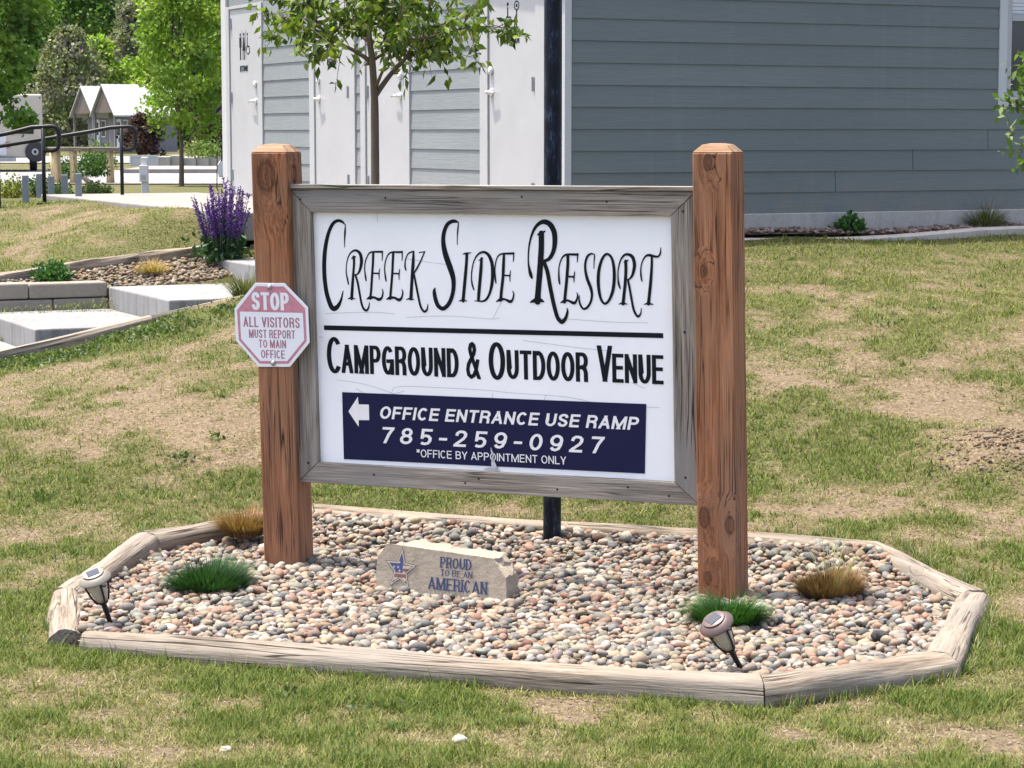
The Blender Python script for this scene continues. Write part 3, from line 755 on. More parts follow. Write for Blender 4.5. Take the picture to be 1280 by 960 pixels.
DL = ["white restroom door nearest the far corner, person and wheelchair symbols uncovered", None, None, None]
doors = [  # left frame, slab, right frame (v grows to the far corner), handle at low v?, kind
    dict(a=7.19, b=7.32, c=8.285, d=8.40, lever=7.43, hinge=8.25, kind="restroom"),
    dict(a=4.485, b=4.632, c=5.605, d=5.745, lever=5.495, hinge=4.66, kind="restroom"),
    dict(a=3.125, b=3.285, c=4.212, d=4.34, lever=3.36, hinge=4.18, kind="plain"),
    dict(a=.30, b=.50, c=1.415, d=1.575, lever=1.36, hinge=.53, kind="shower")]
DT = FL + 2.04
for q in doors:
    P = lambda v, z, d=0.0: uv(0, 0) - U * d + VV * v + Z * z
    g = G()
    g.box(P(0, 0), VV, -U, Z, (q['a'], q['b'] - .002), (0.0, .034), (FL, DT + .035)); g.box(P(0, 0), VV, -U, Z, (q['c'] + .002, q['d']), (0, .034), (FL, DT + .035))
    g.box(P(0, 0), VV, -U, Z, (q['b'], q['c']), (0, .034), (DT + .004, DT + .035))
    g.build("door_frame", M_WPAINT, bld, bevel=.003)
    g = G(); g.box(P(0, 0), VV, -U, Z, (q['b'] + .006, q['c'] - .006), (-.002, .018), (FL + .01, DT)); dr = g.build("door", M_WPAINT, bld, bevel=.002)
    for hz in (FL + .16, FL + 1.02, FL + 1.84):
        g = G(); g.box(P(q['hinge'], hz, .018), VV, -U, Z, (-.022, .022), (0, .018), (0, .11)); g.tube([P(q['hinge'], hz - .004, .040), P(q['hinge'], hz + .114, .040)], .009, 8)
        g.build("hinge", M_HINGE, dr)
    v0 = q['lever']; sgn = 1.0 if v0 < (q['b'] + q['c']) / 2 else -1.0
    g = G(); zl = 2.44
    g.lathe(P(v0, zl, .018), -U, [(0, .036), (.014, .034), (.018, .02), (.05, .014), (.062, .014)], 16)
    g.tube([P(v0, zl, .066), P(v0 + sgn * .04, zl + .004, .068), P(v0 + sgn * .13, zl - .004, .060)], [.013, .012, .010], 8)
    g.build("lever_handle", M_WPAINT if False else M_CHROME, dr, smooth=True)
    g = G(); g.lathe(P(v0, 2.625, .018), -U, [(0, .036), (.02, .034), (.028, .026), (.03, .0)], 16); g.build("deadbolt", M_CHROME, dr, smooth=True)
    if q['kind'] == "plain": continue
    # the symbols and the word sit on the door leaf, left to right as one faces it (v runs to the left)
    cv = (q['b'] + q['c']) / 2
    fn = lambda x, y, l=0, q=q, cv=cv: uv(0, 0) - U * .0195 + VV * (cv - x) + Z * y
    g = G()
    if q['kind'] == "restroom":
        zb = 2.90; fn_ = fn; fn = lambda x, y, l=0, fn_=fn_, zb=zb: fn_((x - .03) * .64, zb + (y - zb) * .55, l)
        for s, x in ((0, -.17), (1, .02)):
            dots(g, x, zb + .50, .035, fn)
            if s == 0: poly(g, [(x - .055, zb + .45), (x + .055, zb + .45), (x + .055, zb + .25), (x + .03, zb + .25), (x + .03, zb + .0), (x - .03, zb), (x - .03, zb + .25), (x - .055, zb + .25)], fn)
            else: poly(g, [(x - .03, zb + .45), (x + .03, zb + .45), (x + .075, zb + .18), (x + .03, zb + .18), (x + .03, zb), (x - .03, zb), (x - .03, zb + .18), (x - .075, zb + .18)], fn)
        x = .20; dots(g, x, zb + .50, .03, fn); poly(g, [(x - .015, zb + .45), (x + .015, zb + .45), (x + .02, zb + .27), (x + .10, zb + .27), (x + .135, zb + .13), (x + .11, zb + .12), (x + .08, zb + .24), (x - .015, zb + .24)], fn)
        ring(g, x + .03, zb + .19, .085, .022, fn, math.radians(110), math.radians(375))
        for x in (-.075, .115): poly(g, [(x - .006, zb), (x + .006, zb), (x + .006, zb + .58), (x - .006, zb + .58)], fn)
    else:
        zb = 2.985; fn_ = fn; fn = lambda x, y, l=0, fn_=fn_, zb=zb: fn_((x - .03) * .72, zb + (y - zb) * .6, l)
        x = -.09; dots(g, x, zb + .30, .026, fn); poly(g, [(x - .013, zb + .26), (x + .013, zb + .26), (x + .017, zb + .13), (x + .09, zb + .13), (x + .12, zb + .02), (x + .1, zb + .01), (x + .075, zb + .11), (x - .013, zb + .11)], fn)
        ring(g, x + .025, zb + .07, .075, .018, fn, math.radians(110), math.radians(375))
        x = .15; ring(g, x, zb + .27, .06, .018, fn); poly(g, [(x - .014, zb - .02), (x + .014, zb - .02), (x + .014, zb + .21), (x - .014, zb + .21)], fn); dots(g, x, zb + .27, .024, fn)
        poly(g, [(x - .05, zb - .04), (x + .05, zb - .04), (x + .05, zb - .02), (x - .05, zb - .02)], fn)
    g.build("pictogram", M_INK, dr)
    g = G(); fn2 = lambda x, y, l=0, q=q, cv=cv: uv(0, 0) - U * (.021 + l) + VV * (cv - x) + Z * y
    if q['kind'] == "restroom":
        fp = G(); poly(fp, [(-.15, 2.765), (.12, 2.765), (.12, 2.845), (-.15, 2.845)], lambda x, y: uv(0, 0) - U * .0195 + VV * (cv - x) + Z * y); fp.build("word_plate", M_SIGNGREY, dr)
        put_text(g, "RESTROOM", -.142, .112, 2.772, 2.838, fn2, .2, .2)
    else: put_text(g, "SHOWER", -.16, .14, 2.84, 2.915, fn2, .2, .2)
    g.build("lettering", M_INK, dr)

# window on the long wall
wd = G(); u0, u1, z0, z1 = win
for (a, b, c, d) in ((u0 - .085, u0, z0 - .09, z1 + .1), (u1, u1 + .085, z0 - .09, z1 + .1), (u0 + .001, u1 - .001, z0 - .09, z0 - .002), (u0 + .001, u1 - .001, z1 + .002, z1 + .1)):
    wd.box(uv(0, 0), U, -VV, Z, (a, b), (0, .026), (c, d))
trim = wd.build("window", M_GREYTRIM, bld, bevel=.003)
g = G(); zm = (z0 + z1) / 2 + .02
for (a, b, c, d, t) in ((u0, u0 + .05, z0, z1, .02), (u1 - .05, u1, z0, z1, .02), (u0 + .051, u1 - .051, z0, z0 + .05, .02), (u0 + .051, u1 - .051, zm - .03, zm + .03, .024), (u0 + .051, u1 - .051, z1 - .05, z1, .02)):
    g.box(uv(0, 0), U, -VV, Z, (a, b), (-.01, t), (c, d))
g.build("sash", M_WPAINT, trim, bevel=.002)
g = G(); g.box(uv(0, 0), U, -VV, Z, (u0 + .04, u1 - .04), (-.012, -.004), (z0 + .04, zm)); g.build("pane", M_GLASSD, trim)
g = G()
for k in range(18): g.box(uv(0, 0), U, -VV, Z, (u0 + .052, u1 - .052), (-.010, .004), (zm + .035 + k * .031, zm + .035 + k * .031 + .027))
g.build("blind", M_BLIND, trim)
# eaves and roof
g = G(); g.box(uv(0, 0), U, VV, Z, (-.10, L_R + .3), (-.05, .3), (HT - .006, HT + .05)); g.build("soffit", M_SOFFIT, bld)
g = G()
e0, e1, c0, c1, zr = -.12, L_R + .32, -.07, L_D + .22, HT + .052
V = [uv(e0, c0, zr), uv(e1, c0, zr), uv(e1, c1, zr + 1.0), uv(e0, c1, zr + 1.0), uv(e0, (c0 + c1) / 2, zr + 3.3), uv(e1, (c0 + c1) / 2, zr + 3.3)]
V += [p + Z * .09 for p in V]
g.add(V, [(0, 1, 5, 4)[::-1], (2, 3, 4, 5)[::-1], (6, 7, 11, 10), (8, 9, 10, 11), (0, 4, 3), (1, 2, 5), (0, 6, 10, 4), (4, 10, 9, 3), (1, 5, 11, 7), (5, 2, 8, 11), (0, 1, 7, 6), (2, 3, 9, 8)])
g.build("roof", M_ROOF, bld)

# ------------------------------------------------------------------ the campground sign
YW = 0.3794; SO = np.array([-.1016, 10.754, .4928]); SA = np.array([math.cos(YW), -math.sin(YW), 0]); SN = np.array([-math.sin(YW), -math.cos(YW), 0]); SH, RO = .0226, -.0028
def S(s, n, h): return SO + SA * (s - SH * h) + SN * n + Z * (h - RO * s)      # along the sign, out of its face, up; the whole sign leans a little
sign = empty("campground_sign", (SO[0], SO[1], -.02), "large white campground sign in a grey wooden frame between two red brown posts", "sign")

def board(outline, n0, n1, along, seed):
    """a sawn board of the given outline in the plane of the sign"""
    g = G(); k = len(outline)
    V = [S(a, n0, b) for a, b in outline] + [S(a, n1, b) for a, b in outline]
    gr = [((a if along == 's' else b) + seed * 2.3, (b if along == 's' else a) + seed * .37, n) for n in (n0, n1) for a, b in outline]
    F = [tuple(range(k))[::-1], tuple(range(k, 2 * k))] + [(i, (i + 1) % k, k + (i + 1) % k, k + i) for i in range(k)]
    g.add(V, F, gr); return g
def timber_post(s0, s1, mat, twist):
    g = G(); cs, cn = (s0 + s1) / 2, -.01; hw = (s1 - s0) / 2; hn = .095
    def pt(a, b, h):
        c, d = math.cos(twist), math.sin(twist)
        return S(cs + a * c - b * d, cn + a * d + b * c, h)
    hs = [-.80, -.50, -.2, .1, .4, .7, 1.0, 1.25, 1.516]
    V, gr = [], []
    for i, h in enumerate(hs):
        w = 1 + .006 * math.sin(i * 2.1 + s0)
        for a, b in ((-hw * w, -hn), (hw * w, -hn), (hw * w, hn), (-hw * w, hn)):
            V.append(pt(a, b, h)); gr.append((h, cs + a, cn + b))
    F = [(4 * i + k, 4 * i + (k + 1) % 4, 4 * i + 4 + (k + 1) % 4, 4 * i + 4 + k)[::-1] for i in range(len(hs) - 1) for k in range(4)]
    F += [(0, 1, 2, 3), tuple(4 * (len(hs) - 1) + k for k in range(4))[::-1]]
    g.add(V, F, gr)
    o = g.build("post", mat, sign, grain=True, bevel=.007)
    t = G(); c = .036; V = []; gr = []
    for h, q, i in ((1.5165, 0, .001), (1.551, c, 0), (1.557, c + .03, 0)):
        for a, b in ((-hw + q + i, -hn + q + i), (hw - q - i, -hn + q + i), (hw - q - i, hn - q - i), (-hw + q + i, hn - q - i)):
            V.append(pt(a, b, h)); gr.append((a * .9, b * 1.4 + s0, h))
    F = [(4 * i + k, 4 * i + (k + 1) % 4, 4 * i + 4 + (k + 1) % 4, 4 * i + 4 + k)[::-1] for i in range(2) for k in range(4)] + [(0, 1, 2, 3), (11, 10, 9, 8)]
    t.add(V, F, gr); t.build("sawn_top", M_POSTTOP, o, grain=True, bevel=.003)
timber_post(-1.192, -1.005, M_POST_A, math.radians(-4))
timber_post(1.048, 1.236, M_POST_B, math.radians(0))
xl, xr, yb, yt = -1.012, 1.046, -.097, 1.340
il, ir, ib, it = -.900, .925, .005, 1.228
e = .0012
board([(xl, yb + e * 2), (il - e, ib + e), (il - e, it - e), (xl, yt - e * 2)], -.022, .030, 'h', 1).build("frame_board", M_FRAME, sign, grain=True, bevel=.003)
board([(xr, yb + e * 2), (xr, yt - e * 2), (ir + e, it - e), (ir + e, ib + e)], -.022, .030, 'h', 2).build("frame_board", M_FRAME, sign, grain=True, bevel=.003)
board([(xl + e, yt), (il, it), (ir, it), (xr - e, yt)], -.022, .031, 's', 3).build("frame_board", M_FRAME, sign, grain=True, bevel=.003)
board([(xl + e, yb), (xr - e, yb), (ir, ib), (il, ib)], -.022, .031, 's', 4).build("frame_board", M_FRAME, sign, grain=True, bevel=.003)
board([(-1.03, 1.3415), (1.047, 1.3415), (1.047, 1.362), (-1.03, 1.362)], -.06, .048, 's', 5).build("cap_rail", M_FRAME, sign, grain=True, bevel=.003)
for a, b in ((-.955, .0), (-.955, 1.29), (-.96, .6), (-.5, 1.30), (0.2, 1.31), (.62, 1.29), (.985, 1.25), (.985, .7), (.98, .03), (-.6, -.04), (-.12, -.055), (-.05, -.03), (.35, -.06), (.7, -.03), (.9, -.06)):
    g = G(); g.lathe(S(a, .0305, b), SN, [(0, .006), (.0012, .0055)], 8); g.build("screw", M_BLACK, sign)
panel = board([(-.93, -.02), (.955, -.02), (.955, 1.25), (-.93, 1.25)], -.018, 0.0, 's', 6).build("panel", M_WHITE, sign)
board([(-1.0, -.09), (1.04, -.09), (1.04, 1.33), (-1.0, 1.33)], -.040, -.0225, 's', 7).build("back_board", M_FRAME, sign, grain=True)

def ribbon(g, pts, fn, close=False):
    """a pen stroke through (x, y, width) with swelling and rounded ends"""
    P = np.array(pts, float); n = len(P); out = []
    for i in range(n - 1):
        p0 = P[i - 1] if i else (P[-2] if close else 2 * P[0] - P[1]); p1, p2 = P[i], P[i + 1]; p3 = P[i + 2] if i + 2 < n else (P[1] if close else 2 * P[-1] - P[-2])
        for k in range(6):
            t = k / 6
            out.append(.5 * ((2 * p1) + (-p0 + p2) * t + (2 * p0 - 5 * p1 + 4 * p2 - p3) * t * t + (-p0 + 3 * p1 - 3 * p2 + p3) * t ** 3))
    out.append(P[-1]); Q = np.array(out)
    T = np.gradient(Q[:, :2], axis=0)
    if close: T[0] = T[-1] = Q[1, :2] - Q[-2, :2]
    T /= np.linalg.norm(T, axis=1)[:, None] + 1e-9; Nn = np.stack([-T[:, 1], T[:, 0]], 1)
    w = np.maximum(Q[:, 2:3], .002) / 2
    Lp = Q[:, :2] + Nn * w; Rp = Q[:, :2] - Nn * w
    V = [fn(*p) for p in np.vstack([Lp, Rp])]; m = len(Q)
    F = [(i, m + i, m + i + 1, i + 1) for i in range(m - 1)]
    if not close:
        for c, sg, i in ((Q[0], -1, 0), (Q[-1], 1, m - 1)):
            b = len(V); k = 5
            for a in range(1, k):
                th = math.pi * a / k
                p = c[:2] + Nn[i] * w[i] * math.cos(th) + sg * T[i] * w[i] * math.sin(th); V.append(fn(*p))
            loop = [i] + list(range(b, b + k - 1)) + [m + i]
            F.append(tuple(loop if sg > 0 else loop[::-1])[::-1])
    g.add(V, F)
GLYPHS = [[[-733,1168,3,-746,1181,10,-770,1187,12,-798,1171,14,-823,1125,15,-841,1059,17,-850,988,18,-851,917,18,-844,846,18,-831,797,19,-817,767,20,-802,760,20,-783,773,16,-766,801,10,-757,832,6,-753,846,4],[-730,1169,3,-734,1131,8,-737,1093,5,-738,1060,3]],[[-723,881,6,-727,903,7,-733,936,5,-731,974,4,-722,1007,5,-709,1030,6,-690,1043,8,-672,1043,10,-655,1027,13,-650,997,14,-655,964,12,-667,937,8,-682,927,5,-694,927,4],[-691,1013,12,-690,985,10,-695,936,10,-701,882,12,-708,811,13],[-701,1006,5,-681,1014,5],[-728,809,3,-711,814,7,-689,810,3],[-684,926,8,-673,888,9,-664,834,9,-656,790,9,-645,763,9,-630,756,9,-619,769,7,-613,794,3]],[[-628,900,6,-631,921,7,-634,959,5,-629,992,5,-617,1019,5,-604,1035,6,-586,1039,7,-562,1040,8,-538,1040,8],[-539,1044,5,-538,1023,5,-540,999,3],[-586,1035,10,-589,987,10,-595,928,10,-603,851,10,-609,813,10],[-592,936,6,-559,936,6],[-553,958,3,-558,936,5,-558,908,3],[-628,810,3,-610,818,12,-586,819,9,-563,810,12,-547,820,8,-540,845,6,-544,861,3]],[[-522,901,6,-525,922,7,-528,960,5,-523,993,5,-512,1020,5,-498,1035,6,-480,1040,7,-457,1040,8,-433,1041,8],[-434,1045,5,-433,1024,5,-435,1000,3],[-480,1036,10,-484,988,10,-489,929,10,-498,853,10,-503,815,10],[-486,937,6,-454,937,6],[-448,959,3,-452,937,5,-453,909,3],[-523,812,3,-504,819,12,-481,821,9,-457,811,12,-442,822,8,-435,846,6,-439,862,3]],[[-416,955,6,-420,974,7,-417,1001,5,-407,1026,5,-393,1039,6,-373,1044,6],[-373,1045,7,-377,991,13,-383,932,13,-389,867,13,-393,818,14],[-417,814,3,-396,818,8,-377,814,3],[-316,1043,5,-335,1003,6,-357,965,7,-374,940,6],[-344,1040,4,-313,1045,4],[-374,940,7,-365,889,9,-352,819,9,-341,777,9,-324,758,9,-310,769,7,-305,794,3]],[[-136,1186,3,-152,1191,12,-170,1190,14,-193,1176,15,-210,1144,16,-217,1106,17,-214,1064,20,-203,1021,23,-184,968,23,-171,925,20,-169,883,17,-177,840,16,-194,802,16,-215,780,16,-232,775,16,-253,790,17,-265,821,17,-270,854,14,-266,871,6],[-136,1187,3,-140,1155,6,-144,1118,4,-145,1080,3]],[[-97,1038,12,-100,996,12,-108,927,13,-116,862,13,-122,814,13],[-116,1036,4,-101,1040,7,-75,1043,3],[-143,813,3,-124,817,7,-101,814,3]],[[-65,869,5,-72,890,7,-76,922,5,-73,959,5,-64,997,5,-49,1026,6,-29,1043,8,-5,1047,10,17,1030,13,31,993,14,33,946,14,28,898,13,16,855,10,-2,825,9,-23,815,7,-63,816,3],[-22,1018,10,-26,971,13,-32,918,13,-39,859,13,-43,819,12],[-35,1008,4,-15,1019,4]],[[49,903,5,46,925,7,45,967,5,51,1004,5,60,1026,5,74,1038,6,92,1042,7,117,1043,8,142,1044,8],[142,1048,4,141,1027,5,139,1006,3],[93,1039,10,89,989,12,85,931,12,76,867,12,71,822,12],[86,940,6,121,939,6],[124,963,3,121,939,5,120,912,3],[48,815,3,70,825,12,92,827,8,118,817,12,131,826,8,138,852,6,133,867,3]],[[231,932,9,225,949,14,216,993,7,216,1040,6,222,1087,7,236,1134,9,255,1169,12,281,1190,15,306,1193,19,330,1179,21,347,1147,21,350,1106,20,344,1065,17,329,1033,15,308,1015,12,280,1011,9],[283,1140,22,282,1082,22,276,1006,23,269,936,23,261,865,23,257,821,26],[267,1134,8,300,1149,7],[221,816,5,245,825,16,270,827,16,289,821,5],[294,1006,15,310,960,16,321,896,16,336,820,16,353,756,16,368,733,16,380,729,16,396,746,13,406,775,9,405,791,5]],[[370,906,6,367,929,8,367,973,5,373,1002,5,385,1028,6,401,1041,8,418,1044,8,439,1044,9,462,1044,9],[462,1049,5,461,1030,5,459,1009,3],[413,1040,12,412,997,12,406,933,12,398,868,12,392,821,12],[410,941,7,441,940,7],[446,965,3,442,941,6,441,915,3],[372,817,3,392,826,12,410,829,8,438,818,12,451,829,8,458,852,6,455,867,3]],[[546,1045,3,529,1049,7,510,1036,9,499,1004,9,499,969,10,508,929,12,522,894,12,529,860,10,522,825,9,503,798,9,484,793,8,469,815,8,465,841,6,467,854,3],[546,1047,3,544,1031,5,542,1011,4,541,981,3]],[[607,1049,9,584,1029,10,567,982,12,561,930,13,564,878,12,574,837,10,591,819,9,611,833,10,630,874,12,639,926,13,639,984,12,629,1030,10,607,1049,9]],[[668,892,6,661,912,8,658,949,5,661,984,5,671,1019,6,688,1043,8,709,1049,10,730,1037,13,739,1006,13,735,974,12,725,948,9,710,934,6,695,933,5],[697,1018,12,697,973,12,692,910,12,686,863,12,681,820,13],[689,1012,5,708,1022,5],[660,818,3,680,823,8,701,819,3],[707,930,8,714,893,9,723,841,9,732,795,9,747,767,9,758,766,8,767,782,5,769,802,3]],[[774,928,5,770,952,7,770,986,5,778,1018,5,793,1041,7,812,1047,10,836,1042,9,854,1042,7,865,1057,6,867,1082,3],[824,1039,9,822,987,10,815,912,12,808,855,12,804,823,13],[783,820,3,803,825,8,827,821,3]]]

g = G(); lift = .0012
for gl in GLYPHS:
    for st in gl:
        q = [(st[i] / 1000, st[i + 1] / 1000, st[i + 2] / 1000 * 1.25) for i in range(0, len(st), 3)]
        lift += .00002
        ribbon(g, q, lambda x, y, l=lift: S(x, l, y), close=(q[0] == q[-1]))
g.build("title_lettering", M_INK, panel)
on = lambda l: (lambda x, y, k=0: S(x, l + k, y))
g = G(); poly(g, [(-.862, .654), (.873, .667), (.873, .690), (-.862, .677)], on(.0015)); g.build("rule_line", M_INK, panel)
def tagline(*words):
    g = G()
    for body, x0, x1, y0, y1 in words: put_text(g, body, x0, x1, y0, y1, on(.0012), .150 if len(body) > 1 else (.105 if body == '&' else .135), .10, 0.0, .13 if len(body) > 1 else .105)
    g.build("tagline_lettering", M_INK, panel)
for words in ((("C", -.851, -.768, .443, .622), ("AMPGROUND", -.773, -.152, .447, .586)), (("&", -.115, -.041, .443, .620),), (("O", .002, .087, .443, .623), ("UTDOOR", .094, .504, .450, .588)), (("V", .548, .623, .455, .624), ("ENUE", .622, .872, .453, .588))): tagline(*words)
#   fine cracks in the old vinyl
for pts in ([(-.80, .412), (-.68, .40), (-.56, .375), (-.49, .352)], [(-.70, .375), (-.63, .345), (-.52, .350), (-.44, .372)], [(-.51, .352), (-.48, .39), (-.30, .395), (-.02, .392), (.10, .385), (.40, .375), (.60, .345), (.85, .345)],
            [(-.42, .728), (-.2, .74), (.02, .732), (.06, .738)], [(.03, .735), (.06, .79), (.075, .815)], [(-.85, .735), (-.6, .748), (-.48, .742)], [(-.42, 1.01), (-.3, .995), (-.2, .985)], [(-.56, 1.228), (-.56, 1.18)], [(.35, .745), (.6, .735), (.8, .735)],
            [(.18, .635), (.45, .61), (.6, .60)], [(.02, .38), (.015, .352)], [(.28, .355), (.29, .385)], [(.72, .455), (.78, .43)], [(-.89, .62), (-.865, .617)]):
    g = G(); ribbon(g, [(x, y, .0019) for x, y in pts], on(.0008)); g.build("crack", M_CRACK, panel)

notice = board([(-.774, .024), (.774, .034), (.786, .359), (-.773, .353)], .0006, .0030, 's', 8).build("notice_panel", M_NAVY, sign)
g = G(); poly(g, [(-.741, .260), (-.688, .334), (-.685, .297), (-.630, .298), (-.630, .222), (-.687, .220), (-.688, .187)], on(.0045)); g.build("arrow", M_VWHITE, notice)
g = G(); put_text(g, "OFFICE ENTRANCE USE RAMP", -.577, .755, .232, .293, lambda x, y, k=0: S(x, .0042 + k, y + .003 * (x + .577)), .22, .17, .22, .18); g.build("lettering", M_VWHITE, notice)
g = G(); put_text(g, "785-259-0927", -.574, .582, .113, .192, lambda x, y, k=0: S(x, .0042 + k, y + .004 * (x + .57)), .205, .46, .2, .155); g.build("phone_number", M_VWHITE, notice)
g = G(); put_text(g, "*OFFICE BY APPOINTMENT ONLY", -.382, .386, .054, .092, lambda x, y, k=0: S(x, .0042 + k, y + .003 * (x + .38)), .13, .16, 0.0, .12)
g.build("lettering", M_VWHITE, notice)
g = G()   # torn, curled vinyl at the bottom edge
ribbon(g, [(.008, .118, .004), (.010, .100, .008), (.020, .085, .007), (.014, .068, .010), (.016, .05, .018), (.022, .028, .026), (.030, .008, .020)], lambda x, y: S(x, .0062 + .004 * abs(math.sin(y * 60)), y))
ribbon(g, [(-.03, .012, .006), (.0, .016, .012), (.02, .012, .010), (.05, .009, .004)], lambda x, y: S(x, .0075, y))
g.build("torn_flap", M_CRACK, notice)

# ------------------------------------------------------------------ the small stop sign on the left post
stop = empty("visitor_stop_sign", tuple(S(-1.10, .092, .677)), "small octagonal stop sign with pink top, bolted to the left post", "stop sign")
OCTS = [(-1.182, .882), (-1.025, .884), (-.907, .770), (-.903, .599), (-1.011, .476), (-1.177, .472), (-1.292, .595), (-1.297, .753)]
cS = np.array([-1.1, .677])
def oct_scaled(k): return [tuple(cS + (np.array(p) - cS) * k) for p in OCTS]
TW = math.radians(-4)
def SP(x, y, l): # face of the twisted post
    return S(-1.0985 + (x + 1.0985) * math.cos(TW), -.01 + (x + 1.0985) * math.sin(TW) + .0985 + l, y)
g = G(); P = [SP(x, y, 0) for x, y in OCTS]; g.prism(P, SP(0, 0, .0026) - SP(0, 0, 0)); g.build("plate", M_STOPW, stop, bevel=.001)
sp = lambda l: (lambda x, y, k=0: SP(x, y, l + k))
g = G(); poly(g, oct_scaled(.925), sp(.0032)); g.build("red_field", M_STOPR, stop)
low = oct_scaled(.86); cut = .741
lo = [low[2]] if low[2][1] < cut else []
edge_r = (low[2][0] if low[2][1] > cut else low[2][0], cut); edge_l = (low[7][0], cut)
poly_pts = [(low[7][0] + .002, cut), (low[2][0] - .0, cut)] + [low[3], low[4], low[5], low[6]]
g = G(); poly(g, poly_pts, sp(.0038)); g.build("white_field", M_STOPW, stop)
g = G(); put_text(g, "STOP", -1.203, -1.005, .751, .838, sp(.0040), .20, .13, 0.0, .17); g.build("heading", M_STOPW, stop)
for b, x0, x1, y0, y1 in (("ALL VISITORS", -1.250, -.951, .667, .717), ("MUST REPORT", -1.222, -.978, .614, .655), ("TO MAIN", -1.171, -1.027, .567, .606), ("OFFICE", -1.161, -1.035, .516, .556)):
    g = G(); put_text(g, b, x0, x1, y0, y1, sp(.0044), .145, .2, 0.0, .12); g.build("lettering", M_STOPT, stop)
for x, y in ((-1.105, .864), (-1.098, .493)):
    g = G(); g.lathe(SP(x, y, .0046), SN, [(-.0014, .014), (.002, .014), (.006, .011), (.009, .006), (.0095, .0)], 12); g.build("bolt", M_BOLT, stop, smooth=True)

# ------------------------------------------------------------------ steel pole behind the sign
g = G(); pb = np.array([.205, 11.50, -.25])
pole = empty("steel_pole", (pb[0], pb[1], .05), "tall dark navy steel pole with chipped paint standing behind the sign", "pole")
g.lathe(pb, Z, [(0, .046), (.3, .046), (2.0, .0455), (4.9, .044)], 20); g.build("shaft", M_POLE, pole, smooth=True).modifiers.new("split", 'EDGE_SPLIT')
g = G(); g.lathe(pb + Z * 4.9, Z, [(0, .052), (.04, .052), (.06, .03), (.065, 0)], 20, capb=True); g.build("pole_cap", M_BLACK, pole)

# ------------------------------------------------------------------ gravel bed
def bed_z(x, y):
    t = -((x - SO[0]) * SN[0] + (y - SO[1]) * SN[1])
    return -.022 + .085 * _sm(.15, 1.1, t) + .03 * _sm(.7, 1.5, -t) + (fbm(x, y, 2.2, 3) - .5) * .03
ctr = OCT[:, :2].mean(0)
def inset(P, d): return [tuple(p + unit(ctr - p) * d) for p in P[:, :2]]
BED_IN = inset(OCT, .03); BED_OUT = inset(OCT, -.06)
# sink the lawn mesh inside the bed
co = np.empty(len(ground.data.vertices) * 3, np.float32); ground.data.vertices.foreach_get("co", co); co = co.reshape(-1, 3)
msk = inpoly(co[:, 0], co[:, 1], inset(OCT, .01))
co[msk, 2] = np.minimum(co[msk, 2], bed_z(co[msk, 0], co[msk, 1]) - .05)
ST = [tuple(uv(*p)[:2]) for p in ((-5.6, .36), (-1.0, .36), (-.9, 2.8), (-1.87, 2.8), (-1.87, 9.7), (.0, 9.7), (.0, 9.0), (14, 9), (14, -.03), (-.95, -.03), (-1.2, .36))]
SLABS = [tuple(uv(*p)[:2]) for p in ((-5.6, .5), (-.9, .5), (-.9, 2.7), (-1.9, 2.7), (-2.0, 2.15), (-3.1, 2.15), (-3.1, 2.36), (-5.6, 2.36))]
m2 = inpoly(co[:, 0], co[:, 1], SLABS); co[m2, 2] -= .22
WK = [tuple(uv(*p)[:2]) for p in ((-1.8, 2.95), (-.0, 2.95), (.0, 9.5), (-1.8, 9.5))]
m3 = inpoly(co[:, 0], co[:, 1], WK); co[m3, 2] -= .15
BL = [tuple(uv(*p)[:2]) for p in ((.05, .05), (12, .05), (12, 8.5), (.05, 8.5))]
m4 = inpoly(co[:, 0], co[:, 1], BL); co[m4, 2] -= .3
ground.data.vertices.foreach_set("co", co.ravel()); ground.data.update()

